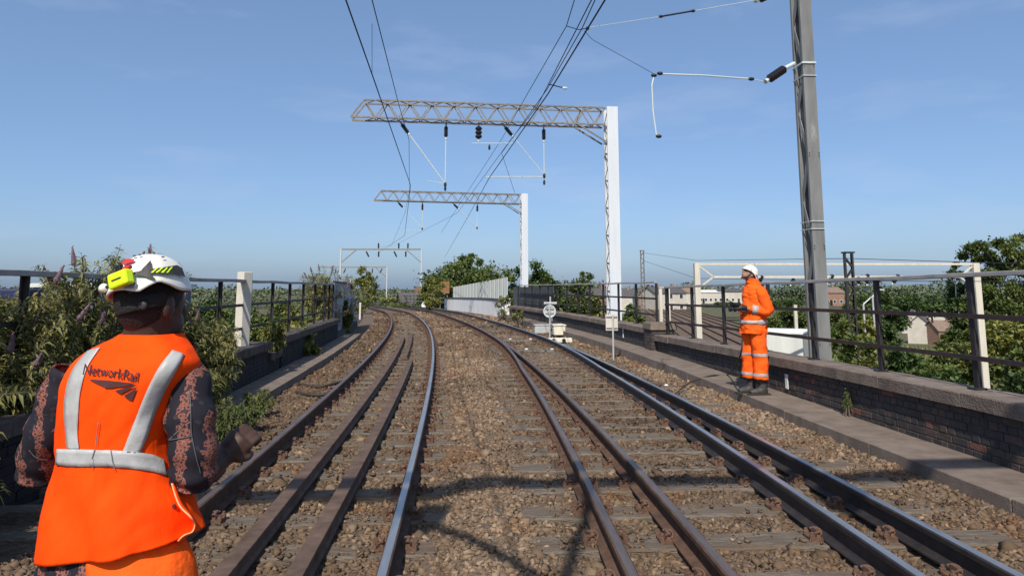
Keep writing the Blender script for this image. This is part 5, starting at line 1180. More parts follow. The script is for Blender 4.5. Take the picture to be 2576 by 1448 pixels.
def hand(mb, wrist, d, palm_n, size=1.0, curl=1.0, right=True):
    """fist-like hand: d forward, palm_n palm direction; fingers curl towards palm_n"""
    d = Vector(d).normalized(); pn = Vector(palm_n); pn = (pn - d * pn.dot(d)).normalized(); s = d.cross(pn) * (1 if right else -1); w = Vector(wrist)
    limb(mb, [w - d * .01, w + d * .045 * size, w + d * .085 * size], [.027 * size, .036 * size, .033 * size], 10, 2)
    limb(mb, [w + d * .03 + s * .018, w + d * .085 * size + s * .026], [.022, .02], 8, 2); limb(mb, [w + d * .03 - s * .018, w + d * .085 * size - s * .026], [.022, .02], 8, 2)
    for k, (o_, ln) in enumerate(((.031, .9), (.0105, 1.0), (-.0105, .95), (-.031, .75))):
        b = w + d * .088 * size + s * o_ * size; a1 = .55 * curl; a2 = 1.5 * curl; a3 = 2.5 * curl; l = .036 * ln * size
        p1 = b + (d * math.cos(a1) + pn * math.sin(a1)) * l * 1.1; p2 = p1 + (d * math.cos(a2) + pn * math.sin(a2)) * l * .85; p3 = p2 + (d * math.cos(a3) + pn * math.sin(a3)) * l * .65
        limb(mb, [b - d * .02, p1, p2, p3], [.0105 * size, .010 * size, .0092 * size, .0075 * size], 8, 2)
    tb = w + d * .03 * size + s * .032 * size; t1_ = tb + (d * .7 + s * .5 + pn * .35).normalized() * .035 * size; t2_ = t1_ + (d * .6 - s * .25 + pn * .75).normalized() * .03 * size
    limb(mb, [tb, t1_, t2_], [.015 * size, .0125 * size, .010 * size], 8, 2)

# ---------------- man in the vest, seen from behind
YM = 2.12
def A(x, y, Y=YM): return at(x, y, Y)
mx0 = A(295, 1100)
man = thing('person', (mx0.x, YM, -0.2), 'person seen from behind in an orange vest and white helmet, fists raised', 'person')
PX = YM / FPX * 1.0
ROT = R(-16)
VR = []
for y, cx_, hw, dp in ((1372, 282, 192, .178), (1320, 284, 183, .172), (1250, 288, 170, .158), (1195, 285, 150, .146), (1150, 284, 142, .14), (1100, 283, 142, .14), (1040, 288, 150, .145), (985, 300, 160, .146), (945, 317, 166, .14), (912, 332, 160, .125), (886, 342, 138, .105), (866, 352, 108, .098), (850, 362, 80, .09), (840, 367, 66, .086)):
    p = A(cx_, y); VR.append((p.x, YM + .03, p.z, hw * PX * .97, dp * .86))
n0 = len(VR); VRs = smooth_rings(VR, 5)
tl = [max(0, .036 * (1 - i / 14)) for i in range(len(VRs))]
zb_ = A(284, 1150).z; xb_ = A(284, 1150).x
def vest_wr(p, nrm, t):
    # gathers above and below the waistband at the back, drapes elsewhere
    u = (p.x - xb_) ; back = max(0, -nrm.y); dz = p.z - zb_
    gath = math.exp(-(u / .085) ** 2) * math.exp(-(dz / .11) ** 2) * back
    f = .012 * (abs(math.sin(u * 62 + dz * 4)) - .6) * gath
    low = max(0, -dz - .03); f += (.009 * math.sin(u * 34 + dz * 9 + 1.0) + .010 * noise.noise(Vector((u * 9, dz * 5, 1)))) * min(1, low / .12)
    f += .008 * noise.noise(Vector((p.x * 11 + p.z * 5, p.y * 11, p.z * 6))) + .005 * noise.noise(Vector((p.x * 25 - p.z * 22, p.y * 20, p.z * 9)))
    return nrm * f
vmb = eloft(VRs, 112, .72, ROT, tl, vest_wr, cap=False)
vest = vmb.build('vest', m_orange, man, True); vbvh = bvh_of(vmb)
so = vest.modifiers.new('thick', 'SOLIDIFY'); so.thickness = .005; so.offset = -1
# reflective tape: two shoulder straps and a waistband
patch(vbvh, [((222, 884), (255, 874)), ((186, 930), (222, 925)), ((168, 985), (205, 985)), ((165, 1040), (200, 1040)), ((168, 1090), (198, 1090)), ((172, 1128), (202, 1128))], 'reflective_strip', m_silver, vest)
patch(vbvh, [((432, 882), (462, 892)), ((400, 925), (438, 938)), ((372, 975), (412, 985)), ((345, 1040), (386, 1046)), ((325, 1095), (368, 1100)), ((308, 1136), (352, 1138))], 'reflective_strip', m_silver, vest)
patch(vbvh, [((146, 1128), (144, 1168)), ((190, 1128), (188, 1172)), ((235, 1130), (232, 1172)), ((285, 1131), (285, 1173)), ((335, 1134), (335, 1178)), ((380, 1142), (384, 1186)), ((410, 1156), (418, 1196))], 'reflective_strip', m_silver, vest, .0048)
# printed name and track emblem
fc = bpy.data.curves.new('vest_print', 'FONT'); fc.body = 'NetworkRail'; fc.size = 1; fc.shear = .28; fc.offset = .012
fo = bpy.data.objects.new('vest_print', fc); col.objects.link(fo); bpy.context.view_layer.update()
dg = bpy.context.evaluated_depsgraph_get(); me = bpy.data.meshes.new_from_object(fo.evaluated_get(dg)); bpy.data.objects.remove(fo)
bm = bmesh.new(); bm.from_mesh(me); bmesh.ops.triangulate(bm, faces=bm.faces[:])
w_ = max(v.co.x for v in bm.verts)
for v in bm.verts:
    u = v.co.x / w_; h_ = v.co.y / .72
    v.co = on_surf(vbvh, 210 + 143 * u, 942 + 8 * u + 10 * u * u - 27 * h_ * (1 - .08 * u), .0055)
bm.to_mesh(me); bm.free(); link('vest_print', me, m_print, vest)
for poly in ([(226, 954), (290, 958), (345, 964), (310, 972), (268, 976)], [(292, 982), (318, 974), (346, 968), (316, 984), (306, 990)], [(314, 994), (346, 974), (334, 1006), (326, 1004)]):
    decal(vbvh, poly, 'emblem', m_print, vest)
def line(bvh, pts, r, name, m, parent, lift=.004):
    P = [on_surf(bvh, x, y, lift) for x, y in smooth_rings(pts, 5)]; return MB().tube(P, r, 5).build(name, m, parent, True)
for pts in ([(245, 1128), (238, 1150), (232, 1178)], [(284, 1130), (288, 1155), (292, 1180)], [(252, 1060), (250, 1090), (248, 1120)]): line(vbvh, pts, .0012, 'gather_seam', m_greyseam, vest, .007)
for x, y in ((437, 1272), (452, 1262)): q = on_surf(vbvh, x, y, .003); MB().lathe([(0, .006), (1, .005)], q, q + Vector((0, -.004, 0)), 9).build('press_stud', m_print, vest)
# loose side flap with pale piping
fp = [A(432, 1215, 2.06), A(450, 1268, 2.04), A(478, 1298, 2.03), A(490, 1316, 2.05), A(484, 1336, 2.05), A(462, 1346, 2.03), A(448, 1360, 2.03)]
fq = [A(447, 1215, 2.14), A(468, 1260, 2.16), A(478, 1290, 2.18), A(480, 1320, 2.18), A(470, 1340, 2.18), A(468, 1350, 2.14), A(458, 1362, 2.1)]
fps, fqs = smooth_path(fp), smooth_path(fq)
o = MB().rings([[a, a.lerp(b, .33), a.lerp(b, .66), b] for a, b in zip(fps, fqs)], cap=False, closed=False).build('side_flap', m_orange, vest, True); so = o.modifiers.new('thick', 'SOLIDIFY'); so.thickness = .003
MB().tube(fps, .0022, 6).build('piping', m_piping, vest, True)
# shirt: torso tail and sleeves
hz = A(290, 1390).z
TR = [(A(x, y).x, YM + .03, A(x, y).z, hw * PX, dp) for x, y, hw, dp in ((300, 1150, 100, .085), (296, 1250, 130, .10), (292, 1330, 150, .115), (284, 1392, 172, .138), (276, 1430, 184, .148), (274, 1480, 188, .15))]
random.seed(3)
shirt = eloft(smooth_rings(TR, 4), 60, .86, ROT, None, lambda p, n_, t: n_ * (.006 * noise.noise(p * 14) + .005 * math.sin(p.x * 60) * t), cap=False).build('shirt', m_shirt, man, True)
def sleeve(pts, rs, name='sleeve'):
    P = smooth_rings([(*p, r) for p, r in zip(pts, rs)], 6); mb = MB()
    mb.tube([p[:3] for p in P], [p[3] for p in P], 28, cap=False)
    c = [Vector(p[:3]) for p in P]
    nv = []
    for i, v in enumerate(mb.v):
        k = i // 28; v = Vector(v); d = (v - c[k]).normalized(); nv.append(v + d * (.007 * noise.noise(v * 17) + .0045 * noise.noise(v * 40) + .004 * math.sin(k * 1.1)))
    mb.v = [tuple(v) for v in nv]; o = mb.build(name, m_shirt, shirt, True); s = o.modifiers.new('thick', 'SOLIDIFY'); s.thickness = .004; return mb, o
SR = [A(440, 912, 2.16), A(466, 955, 2.15), A(480, 1040, 2.12), A(487, 1120, 2.11), A(488, 1180, 2.12), A(486, 1200, 2.13)]
smb, so_ = sleeve(SR, [.058, .063, .066, .066, .064, .06]); sb = bvh_of(smb)
SL = [A(182, 930, 2.17), A(160, 980, 2.17), A(130, 1070, 2.18), A(108, 1140, 2.21), A(100, 1185, 2.24)]
smb2, so2 = sleeve(SL, [.05, .06, .066, .062, .058])
def sline(pts, bvh): P = [on_surf(bvh, x, y, .003) for x, y in smooth_rings(pts, 5)]; MB().tube(P, .0015, 5).build('seam', m_seam2, shirt, True)
sline([(478, 985), (480, 1040), (482, 1090), (492, 1140), (505, 1192)], sb); sline([(412, 1108), (440, 1104), (481, 1096)], sb)
sline([(75, 1130), (95, 1150), (130, 1155)], bvh_of(smb2))
# trousers
TRO = [(A(300, 1330).x, YM + .03, A(300, 1330).z, 140 * PX, .10), (A(300, 1400).x, YM + .03, A(300, 1400).z, 155 * PX, .12), (A(302, 1480).x, YM + .03, A(302, 1480).z, 165 * PX, .13), (A(302, 1530).x, YM + .03, A(302, 1530).z, 160 * PX, .13)]
tmb = eloft(smooth_rings(TRO, 4), 48, .86, ROT, None, lambda p, n_, t: n_ * (.006 * noise.noise(p * 12)))
cxm = A(302, 1500).x
for s in (-1, 1):
    limb(tmb, [(cxm + s * .085, YM + .03, .72), (cxm + s * .10, YM + .04, .35), (cxm + s * .11, YM + .02, -.10)], [.105, .085, .075], 20)
tro = body_object(tmb, .012, m_orange2, man, 'trousers', 4)
tpb = bvh_of(tmb)
# shirt tail shows on the left only: trousers seat laid over the right half
SE = [(A(x, y).x, YM + .03, A(x, y).z, hw * PX, dp) for x, y, hw, dp in ((292, 1350, 160, .125), (288, 1405, 184, .148), (286, 1480, 194, .158))]
rr = []
for (cx_, cy_, z, rx, ry) in smooth_rings(SE, 4):
    ring = []
    for j in range(31):
        a = R(-82 + 100 * j / 30) + (z - hz) * -1.6; x = rx * math.cos(a); y = ry * math.sin(a)
        p = Vector((cx_ + x * math.cos(ROT) - y * math.sin(ROT), cy_ + x * math.sin(ROT) + y * math.cos(ROT), z)); ring.append(p + (p - Vector((cx_, cy_, z))).normalized() * .004 * noise.noise(p * 16))
    rr.append(ring)
mb = MB().rings(rr, cap=False, closed=False); seat = mb.build('trouser_seat', m_orange2, man, True); s = seat.modifiers.new('thick', 'SOLIDIFY'); s.thickness = .004
sbv = bvh_of(mb); MB().tube([on_surf(sbv, x, y, .002) for x, y in smooth_rings([(310, 1412), (360, 1398), (420, 1390), (436, 1410), (440, 1448)], 5)], .0022, 5).build('pocket_piping', m_piping, seat)
for s in (-1, 1):
    mb = MB(); limb(mb, [(cxm + s * .11, YM - .08, -.13), (cxm + s * .115, YM + .02, -.12), (cxm + s * .12, YM + .14, -.15), (cxm + s * .122, YM + .2, -.165)], [.045, .055, .045, .03], 12)
    mb.build('boot', m_boot, man, True)
# body
bmb = MB()
hc = A(381, 765, 2.14); HD = R(-24)                          # head turned to the right
Mh = Matrix.Rotation(HD, 3, 'Z') @ Matrix.Rotation(R(-6), 3, 'X')
limb(bmb, [A(300, 1150, 2.17), A(310, 1000, 2.18), A(345, 920, 2.18), A(368, 870, 2.16)], [.07, .075, .062, .054], 20)
limb(bmb, [A(366, 880, 2.16), A(372, 842, 2.145), A(384, 790, 2.14)], [.068, .066, .068], 20)
ellipsoid(bmb, hc + Vector((0, 0, .012)), .078, .098, .112, Mh, 24)
def HP(x, y, z): return hc + Mh @ Vector((x, y, z))
ellipsoid(bmb, HP(0, .055, -.055), .056, .055, .06, Mh, 16)          # jaw
limb(bmb, [HP(0, .092, .02), HP(0, .116, -.015), HP(0, .104, -.03)], [.012, .016, .014], 8)   # nose
ellipsoid(bmb, HP(0, .10, -.058), .024, .014, .012, Mh, 10)          # lips
for s in (-1, 1):
    ellipsoid(bmb, HP(s * .079, -.006, -.008), .013, .024, .036, Mh @ Matrix.Rotation(R(18) * s, 3, 'Z'), 12)   # ears
    ellipsoid(bmb, HP(s * .03, .083, .015), .016, .012, .010, Mh, 8)  # eyes and brows
# arms
limb(bmb, [SR[1].lerp(SR[2], .5), SR[3], A(482, 1205, 2.14)], [.05, .05, .046], 14); wr = A(556, 1156, 2.26)
limb(bmb, [A(484, 1195, 2.13), A(510, 1182, 2.17), A(538, 1163, 2.22), wr], [.047, .046, .041, .033], 14)
hand(bmb, wr, A(600, 1112, 2.29) - wr, Vector((.2, .9, .1)), 1.0, 1.15, False)
wl_ = A(150, 1160, 2.45); limb(bmb, [SL[1].lerp(SL[2], .5), SL[3], A(100, 1192, 2.25)], [.05, .05, .045], 14); limb(bmb, [A(100, 1190, 2.25), A(118, 1182, 2.34), wl_], [.045, .038, .03], 14)
hand(bmb, wl_, A(185, 1140, 2.52) - wl_, Vector((.3, .6, -.5)), 1.0, 1.0, False)
for s in (-1, 1): limb(bmb, [(cxm + s * .08, YM + .03, .78), (cxm + s * .10, YM + .03, .4), (cxm + s * .11, YM + .02, -.1)], [.08, .06, .045], 12)
body = body_object(bmb, .005, m_skin, man, 'body', 8)
# wrist strap
dw = (A(600, 1112, 2.29) - wr).normalized(); MB().lathe([(0, .0345), (.2, .037), (.8, .037), (1, .0345)], wr - dw * .055, wr - dw * .01, 18).build('glove_cuff', m_charcoal, man, True)
# cropped hair under the helmet
mb = MB(); ellipsoid(mb, hc + Vector((0, 0, .02)) + Mh @ Vector((0, -.008, 0)), .0815, .1005, .112, Mh, 32); keep = [f for f in mb.f if sum(mb.v[i][2] for i in f) / len(f) > hc.z - .062 - .25 * (Mh.inverted() @ (Vector(mb.v[f[0]]) - hc)).y * 1.0 * (-1) * 0]
mb.f = keep; mb.build('hair', m_hair, man, True)
# helmet
hcx = 377.0; top = A(hcx, 639, 2.13); ctr = A(hcx, 726, 2.13); Rx, Ry, Hh = .104, .124, top.z - ctr.z
edge_px = [(285, 757), (300, 748), (332, 732), (364, 728), (402, 733), (420, 719), (439, 707), (455, 716), (468, 730)]
def edge_y(a):
    """a: view angle, 0 towards the viewer, positive right"""
    x = hcx + 92 * math.sin(a)
    if math.cos(a) > -0.05: return float(np.interp(x, [e[0] for e in edge_px], [e[1] for e in edge_px]))
    return float(np.interp(math.sin(a), [-1, 0, 1], [757, 742, 730]))
rings_ = []; nh = 64; nr = 22
for i in range(nr + 1):
    f = i / nr; ring = []
    for j in range(nh):
        a = 2 * math.pi * j / nh; ez = A(hcx, edge_y(a), 2.13).z; H_ = top.z - ez
        s = math.sin(f * math.pi / 2) ** .92; z = top.z - H_ * (1 - math.cos(f * math.pi / 2) ** 1.0) if f < 1 else ez
        fl = 1 + .045 * max(0, f - .8) / .2
        # facets and ridge
        rdg = 1 + .012 * math.cos(3 * a + .6) * math.sin(f * math.pi)
        dx, dy = math.sin(a) * Rx * s * fl * rdg, -math.cos(a) * Ry * s * fl * rdg
        ring.append(Vector((ctr.x + dx + (f - .5) * .004, 2.13 + dy, z)))
    rings_.append(ring)
hmb = MB().rings(rings_, cap=False); helmet = hmb.build('helmet', m_helmet, man, True); s = helmet.modifiers.new('thick', 'SOLIDIFY'); s.thickness = .006; s.offset = 1
hb = bvh_of(hmb)
def Z(zx, zy): return ((200 + zx / 4.525) * .9659, (620 + zy / 4.525) * .9659)
def hdec(pts, m, name='helmet_marking', lift=.0085): return decal(hb, [Z(*p) for p in pts], name, m, helmet, lift, 6)
hdec([(872, 285), (882, 350), (862, 425), (932, 508), (860, 485), (790, 460), (700, 455), (665, 420), (760, 400), (820, 340)], m_charcoal)
hdec([(862, 385), (1060, 352), (1160, 338), (1215, 370), (1248, 470), (1150, 432), (1060, 440), (900, 432), (850, 435)], m_charcoal)
for k in range(4): x0 = 872 + 52 * k; hdec([(x0, 425), (x0 + 55, 372 - 4 * k), (x0 + 78, 370 - 4 * k), (x0 + 22, 424)], m_lime, lift=.0095)
hdec([(560, 305), (600, 270), (690, 275), (680, 300), (570, 338)], m_red)
hdec([(425, 655), (560, 600), (715, 520), (705, 575), (560, 640), (450, 700), (428, 745)], m_greyseam)
for vx, vy in ((690, 237), (748, 228), (1000, 250)): hdec([(vx - 18, vy - 5), (vx + 14, vy - 8), (vx + 18, vy + 4), (vx - 14, vy + 8)], m_black, 'vent')
# lime lamp unit on the side of the helmet, with clip
lc = A(304, 702, 1.995); Ml = Matrix.Rotation(R(-20), 3, 'Z') @ Matrix.Rotation(R(-17), 3, 'Y')
MB().box(lc, (.068, .03, .043), M=Ml).build('lamp', m_lime, helmet, bevel=.006)
MB().box(lc + Ml @ Vector((0, -.0158, 0)), (.034, .0015, .004), M=Ml).build('lamp_strip', m_charcoal, helmet)
MB().box(lc + Ml @ Vector((-.004, .004, .030)), (.020, .014, .024), M=Ml).build('lamp_clip', m_black, helmet, bevel=.003)
MB().box(lc + Ml @ Vector((.022, .006, .026)), (.026, .014, .010), M=Ml).build('red_tab', m_red, helmet, bevel=.003)
MB().lathe([(0, .010), (.7, .013), (1, .008)], A(256, 728, 2.06), A(264, 722, 2.04), 12).build('lamp_lens', m_helmet, helmet, True)
MB().tube([A(262, 724, 2.05), A(285, 716, 2.03)], .005, 7).build('lamp_arm', m_charcoal, helmet)
# headband cradle
rr = []
for k in range(5):
    z = A(hcx, 746 + 9 * k, 2.13).z; rr.append([Vector((A(376, 760, 2.13).x + (.0775 + .002 * math.sin(k / 4 * math.pi)) * math.sin(a), 2.135 - (.0965 + .002 * math.sin(k / 4 * math.pi)) * math.cos(a), z + .018 * math.sin(a))) for a in np.linspace(R(-68), R(60), 24)])
o = MB().rings(rr, cap=False, closed=False).build('headband', m_hair, helmet, True); s = o.modifiers.new('thick', 'SOLIDIFY'); s.thickness = .005
q = A(356, 768, 2.03); MB().lathe([(0, .013), (.8, .012), (1, .009)], q + Vector((0, .012, 0)), q + Vector((0, .001, 0)), 16).build('adjuster_dial', m_charcoal, helmet, True)

# ---------------- man in orange on the right walkway
fb = atz(1903, 992, .055); base = Vector((fb.x, fb.y, .055)); F_ = Vector((-1, -.18, 0)).normalized(); S_ = Vector((-F_.y, F_.x, 0))   # forward, to his left (towards viewer is -S)
S_ = Vector((F_.y, -F_.x, 0))
man2 = thing('person', base, 'person in full orange suit and white helmet standing by the right parapet, looking up', 'person')
def Q(f, s, z): return base + F_ * f + S_ * s + Vector((0, 0, z))
def loft2(rings, n=40, wr=.006, name='part', m=m_orange2, parent=man2, cap=True, sub=4):
    rr = []
    for (f, s, z, rf_, rs_) in smooth_rings(rings, sub):
        rr.append([Q(f + rf_ * math.copysign(abs(math.cos(a)) ** .88, math.cos(a)), s + rs_ * math.copysign(abs(math.sin(a)) ** .88, math.sin(a)), z) for a in [2 * math.pi * j / n for j in range(n)]])
        rr[-1] = [p + (p - Q(f, s, z)).normalized() * wr * (noise.noise(p * 9) + .7 * noise.noise(Vector((p.x * 16, p.y * 16, p.z * 30)))) for p in rr[-1]]
    mb = MB().rings(rr, cap=cap); return mb, mb.build(name, m, parent, True)
JK = [(.00, 0, .88, .195, .21), (.00, 0, .99, .178, .205), (.0, 0, 1.12, .162, .20), (-.01, 0, 1.25, .152, .20), (-.02, 0, 1.38, .148, .21), (-.03, 0, 1.48, .14, .205), (-.03, 0, 1.55, .105, .15), (-.015, 0, 1.60, .082, .09), (-.005, 0, 1.655, .078, .08)]
jmb, jacket = loft2(JK, 72, .026, 'jacket', sub=8)
def band2(z0, z1, name, parent):
    rr = []
    for z in np.linspace(z0, z1, 3):
        g = [np.interp(z, [j[2] for j in JK], [j[k] for j in JK]) for k in range(5)]
        rr.append([Q(g[0] + (g[3] + .009) * math.copysign(abs(math.cos(a)) ** .88, math.cos(a)), (g[4] + .009) * math.copysign(abs(math.sin(a)) ** .88, math.sin(a)), z) for a in [2 * math.pi * j / 48 for j in range(48)]])
    mb = MB().rings(rr, cap=False)
    bv = bvh_of(jmb); mb.v = [tuple((lambda h, v_: h[0] + (v_ - Q(0, 0, v_.z - base.z)).normalized() * .009)(bv.find_nearest(Vector(v)), Vector(v))) for v in mb.v]
    o = mb.build(name, m_silver, parent, True); s = o.modifiers.new('thick', 'SOLIDIFY'); s.thickness = .004; return o
band2(1.02, 1.07, 'reflective_strip', jacket); band2(1.19, 1.24, 'reflective_strip', jacket)
tm = MB()
for s, f in ((-.105, -.03), (.10, .035)):
    P = [(f * .3, s, .95), (f * .7, s, .70), (f, s * 1.02, .48), (f * 1.1 + .01, s * 1.03, .23)]
    r_ = [.115, .105, .10, .10]
    rr = smooth_rings([(*Q(*p), r) for p, r in zip(P, r_)], 6); m_ = MB(); m_.tube([x[:3] for x in rr], [x[3] for x in rr], 22); nv = []
    for i, v in enumerate(m_.v):
        c = Vector(rr[min(i // 22, len(rr) - 1)][:3]); v = Vector(v); nv.append(v + (v - c).normalized() * (.024 * noise.noise(Vector((v.x * 8, v.y * 8, v.z * 20))) + .010 * noise.noise(v * 34) + .004))
    m_.v = [tuple(v) for v in nv]; leg = m_.build('trouser_leg', m_orange2, man2, True); lb_ = bvh_of(m_)
    for z in (.30, .58):
        c = Q(f, s, z); rr2 = [[(lambda h: h[0] + h[1] * .005)(lb_.find_nearest(c + (F_ * math.cos(a) + S_ * math.sin(a)) * .12 + Vector((0, 0, dz)))) for a in np.linspace(0, 2 * math.pi, 25)[:-1]] for dz in (-.02, 0, .02)]
        MB().rings(rr2, cap=False).build('reflective_strip', m_silver, leg, True)
    # boot
    bt = MB(); limb(bt, [Q(f * 1.1 - .02, s, .32), Q(f * 1.1 - .02, s, .16), Q(f * 1.1 - .01, s, .075)], [.066, .062, .066], 14); limb(bt, [Q(f * 1.1 - .075, s, .05), Q(f * 1.1, s, .062), Q(f * 1.1 + .11, s, .052), Q(f * 1.1 + .185, s, .042)], [.045, .058, .05, .036], 14)
    ob = body_object(bt, .009, m_boot, man2, 'boot', 3)
    MB().poly([(-.115, 0), (.215, 0), (.225, .022), (.2, .03), (-.115, .03)], .10, Matrix.Translation(Q(f * 1.1, s, .0) + S_ * -.05) @ Matrix((( F_.x, S_.x, 0, 0), (F_.y, S_.y, 0, 0), (0, 0, 1, 0), (0, 0, 0, 1)))).build('sole', m_charcoal, ob)
# body: head tipped back, arms forward
hb2 = Q(.02, 0, 1.735); Ft = (F_ * math.cos(R(38)) + Vector((0, 0, 1)) * math.sin(R(38))); Ut = (Vector((0, 0, 1)) * math.cos(R(38)) - F_ * math.sin(R(38)))
M2 = Matrix((S_, Ft, Ut)).transposed()
def H2(s, f, u): return hb2 + S_ * s + Ft * f + Ut * u
bm2 = MB(); ellipsoid(bm2, hb2, .075, .095, .112, M2, 22); ellipsoid(bm2, H2(0, .05, -.06), .052, .052, .055, M2, 14)
limb(bm2, [H2(0, .09, .01), H2(0, .118, -.022), H2(0, .102, -.035)], [.011, .016, .013], 8)
ellipsoid(bm2, H2(0, .098, -.062), .024, .013, .011, M2, 8)
for s in (-1, 1): ellipsoid(bm2, H2(s * .076, -.005, -.01), .011, .02, .03, M2, 10); ellipsoid(bm2, H2(s * .03, .08, .012), .015, .011, .010, M2, 8)
limb(bm2, [Q(-.03, 0, 1.5), Q(-.01, 0, 1.6), Q(.0, 0, 1.68)], [.07, .058, .06], 14); limb(bm2, [Q(0, 0, .95), Q(-.01, 0, 1.2), Q(-.02, 0, 1.45)], [.13, .13, .12], 14)
hands = {}
for s in (-1, 1):
    sh, el, wr2 = Q(-.03, s * .20, 1.48), Q(-.10, s * .245, 1.21), Q(.17, s * .13, 1.245); hands[s] = wr2
    limb(bm2, [sh, el, wr2], [.05, .043, .03], 12); hand(bm2, wr2, (F_ * 1 + S_ * (-s * .35) + Vector((0, 0, .15))), Vector((0, 0, -1)) + S_ * (-s * .4), 1.05, .8, s > 0)
    limb(bm2, [Q(0, s * .09, .95), Q(0, s * .1, .6), Q(0, s * .1, .4)], [.09, .06, .045], 12)
    sl = MB(); P = smooth_rings([(*p, r) for p, r in ((Q(-.03, s * .165, 1.52), .07), (Q(-.05, s * .215, 1.43), .082), (Q(-.10, s * .245, 1.27), .078), (Q(-.085, s * .245, 1.20), .075), (Q(.0, s * .20, 1.215), .066), (Q(.13, s * .145, 1.24), .056))], 6)
    sl.tube([p[:3] for p in P], [p[3] for p in P], 20); nv = []
    for i, v in enumerate(sl.v): c = Vector(P[min(i // 20, len(P) - 1)][:3]); v = Vector(v); nv.append(v + (v - c).normalized() * (.016 * noise.noise(v * 13) + .008 * noise.noise(v * 34)))
    sl.v = [tuple(v) for v in nv]; so3 = sl.build('sleeve', m_orange2, jacket, True)
    cc = [P[19], P[22]]; a_, b_2 = Vector(P[25][:3]), Vector(P[28][:3]); MB().lathe([(0, .066), (1, .064)], a_, b_2, 18).build('reflective_strip', m_silver, so3, True)
body_object(bm2, .007, m_skin2, man2, 'body', 4)
# gloves over the hands, and the remote held in them
for s in (-1, 1):
    gm = MB(); hand(gm, hands[s], (F_ * 1 + S_ * (-s * .35) + Vector((0, 0, .15))), Vector((0, 0, -1)) + S_ * (-s * .4), 1.25, .8, s > 0); body_object(gm, .007, m_black, man2, 'glove', 2)
dv = Q(.27, 0, 1.30); dev = thing('handset', dv, 'black handset with a short aerial held in the gloves of the man in orange', 'handset')
MB().box(dv, (.09, .18, .05), M=Matrix((F_, S_, Vector((0, 0, 1)))).transposed()).build('case', m_black, dev, bevel=.01)
MB().tube([dv + F_ * .03 + Vector((0, 0, .02)), dv + F_ * .12 + Vector((0, 0, .06))], .007, 7).build('aerial', m_black, dev)
# helmet
rings_ = []
for i in range(15):
    f = i / 14; ring = []
    for j in range(36):
        a = 2 * math.pi * j / 36; eu = -.012 + .03 * math.cos(a) - .02 * math.cos(2 * a)
        s = math.sin(f * math.pi / 2) ** .92; u = .135 - (.135 - eu) * (1 - math.cos(f * math.pi / 2)); fl = 1 + .05 * max(0, f - .8) / .2
        ring.append(H2(math.sin(a) * .103 * s * fl, math.cos(a) * .128 * s * fl + .003, u))
    rings_.append(ring)
hm2 = MB().rings(rings_, cap=False); he2 = hm2.build('helmet', m_helmet, man2, True); s = he2.modifiers.new('thick', 'SOLIDIFY'); s.thickness = .006; s.offset = 1
hb3 = bvh_of(hm2)
for pts in ([(1893, 688), (1903, 692), (1906, 702), (1899, 703)], [(1908, 712), (1914, 706), (1916, 716), (1911, 719)], [(1884, 680), (1890, 678), (1892, 682), (1886, 685)]):
    try: decal(hb3, pts, 'vent', m_black, he2, .008, 8)
    except Exception as e: print('vent', e)
MB().tube([H2(-.08, .03, .0), H2(-.066, .04, -.07), H2(-.03, .07, -.115), H2(.03, .07, -.115), H2(.066, .04, -.07), H2(.08, .03, 0)], .009, 7).build('chin_strap', m_black, he2)
loft2([(-.03, 0, 1.585, .095, .10), (-.02, 0, 1.63, .09, .092), (-.005, 0, 1.675, .085, .085)], 30, .008, 'collar', m_orange2, jacket, False)
MB().box(Q(-.19, -.12, 1.52), (.05, .05, .16)).build('radio', m_black, jacket, bevel=.01)
# ------------------------------------------------------------------ small things
def cable(pts, r, label, m=None, name='cable'):
    return tag(MB().tube(smooth_path(pts, 6), r, 7).build(name, m or m_cable, None, True), label, 'cable')
cable([atz(1700, 990, -.05), atz(1735, 962, .02), atz(1790, 944, .1), atz(1830, 942, .09), at(1860, 900, 10.6), at(1868, 852, 10.4)], .012, 'thin dark cable looping from the rail across the walkway to the man in orange')
cable([atz(750, 965, -.12), atz(800, 972, -.1), atz(850, 962, -.08), atz(890, 950, -.1)], .026, 'thick dusty cable beside the left rail, upper of a pair')
cable([atz(742, 985, -.14), atz(775, 992, -.1), atz(830, 990, -.09), atz(870, 970, -.1)], .03, 'thick dusty cable beside the left rail, lower of a pair')
cable([atz(-60, 1290, -.12), atz(60, 1275, -.12), atz(150, 1240, -.12), atz(240, 1215, -.12)], .028, 'dark cable on the ballast left of the man in the vest')
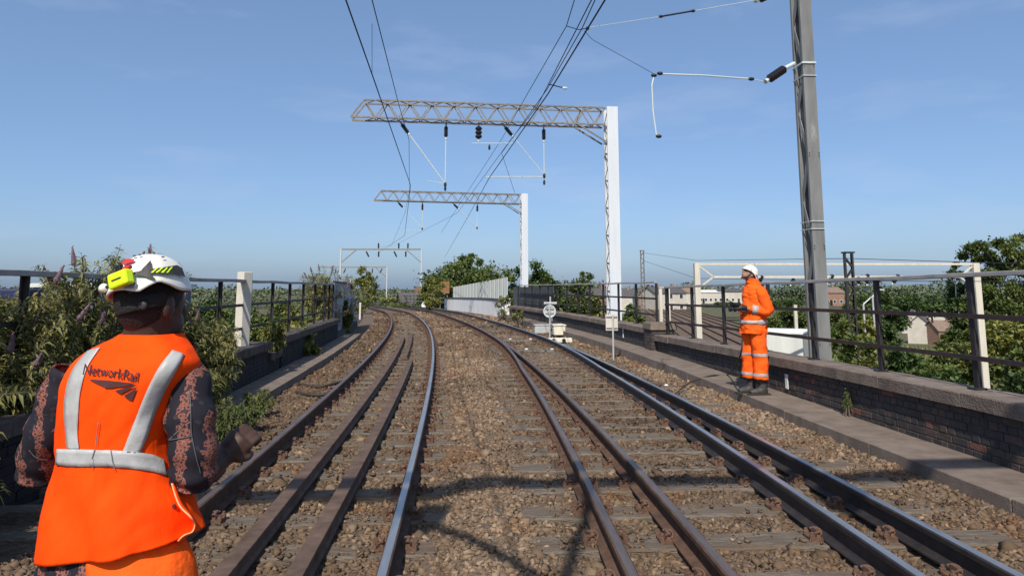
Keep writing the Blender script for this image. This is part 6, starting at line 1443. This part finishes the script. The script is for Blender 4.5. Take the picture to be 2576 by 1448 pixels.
# white marker plate on the right parapet
Y = solve_y(railD, 1.72, 1986, 6, 14, .3); p = off(railD, Y, 1.728); n, d = normal(railD, Y); a = math.atan2(n.y, n.x)
t = thing('marker_plate', (p.x, p.y, .25), 'small white vertical marker plate on the brick parapet behind the man in orange', 'plate')
MB().box((p.x, p.y, at(1986, 962, Y).z), (.012, .085, .21), a).build('plate', m_whitewall, t, bevel=.003)
for dz in (-.08, .08): MB().lathe([(0, .008), (1, .006)], Vector((p.x, p.y, at(1986, 962, Y).z + dz)) - n * .006, Vector((p.x, p.y, at(1986, 962, Y).z + dz)) - n * .012, 7).build('screw', m_signal, t)
for x, y, Y0, lb in ((1570, 826, 18.5, 'thin white marker strip on the parapet left of the brick pier'), (1389, 836, 30, 'thin white marker strip on the parapet behind the points machine')):
    Y = solve_y(railD, 1.72, x, 15, 38, .3); p = off(railD, Y, 1.728); n, d = normal(railD, Y); a = math.atan2(n.y, n.x)
    t = thing('marker_plate', (p.x, p.y, .3), lb, 'plate'); MB().box((p.x, p.y, .36), (.012, .07, .26), a).build('plate', m_whitewall, t, bevel=.003)
    MB().box((p.x - n.x * .008, p.y - n.y * .008, .36), (.006, .04, .03), a).build('bracket', m_signal, t)
# a few single pale stones that stand out
for i, (x, y, s) in enumerate(((1676, 972, .05), (2172, 1146, .035), (1432, 1418, .035), (2078, 1098, .045))):
    q = atz(x, y, -.1); V, F = stones(np.array([[q.x, q.y, -.09 if x > 1500 else -.13]]), np.array([s * 1.6]), np.random.default_rng(300 + i))
    o = link('stone', npmesh('stone', V, F, np.full(8, 1.0)), m_whitewall)
    tag(o, ('single white stone beside the shiny inner switch rail', 'pale stone by the edge of the right walkway', 'pale broken stone in the wide ballast strip', 'pale stone on the right cess near the boots of the man in orange', 'pale stone between the guard rail and the polished rail')[i], 'stone')

for i, (x, y, a, L, lb) in enumerate(((40, 1300, .30, 1.5, 'old brown timber baulk lying on the ballast left of the man in the vest'), (70, 1370, .22, 1.3, 'second old timber baulk lying lower, by the hip of the man in the vest'), (10, 1250, .45, 1.2, 'short weathered timber lying against the weeds beside the left sleeve'))):
    q = atz(x, y, -.1); me = sleeper_mesh(L, .16, .12, 700 + i); o = bpy.data.objects.new('timber_baulk', me); col.objects.link(o); o.location = (q.x - .2, q.y, -.04); o.rotation_euler = (0, .02, a); tag(o, lb, 'timber')
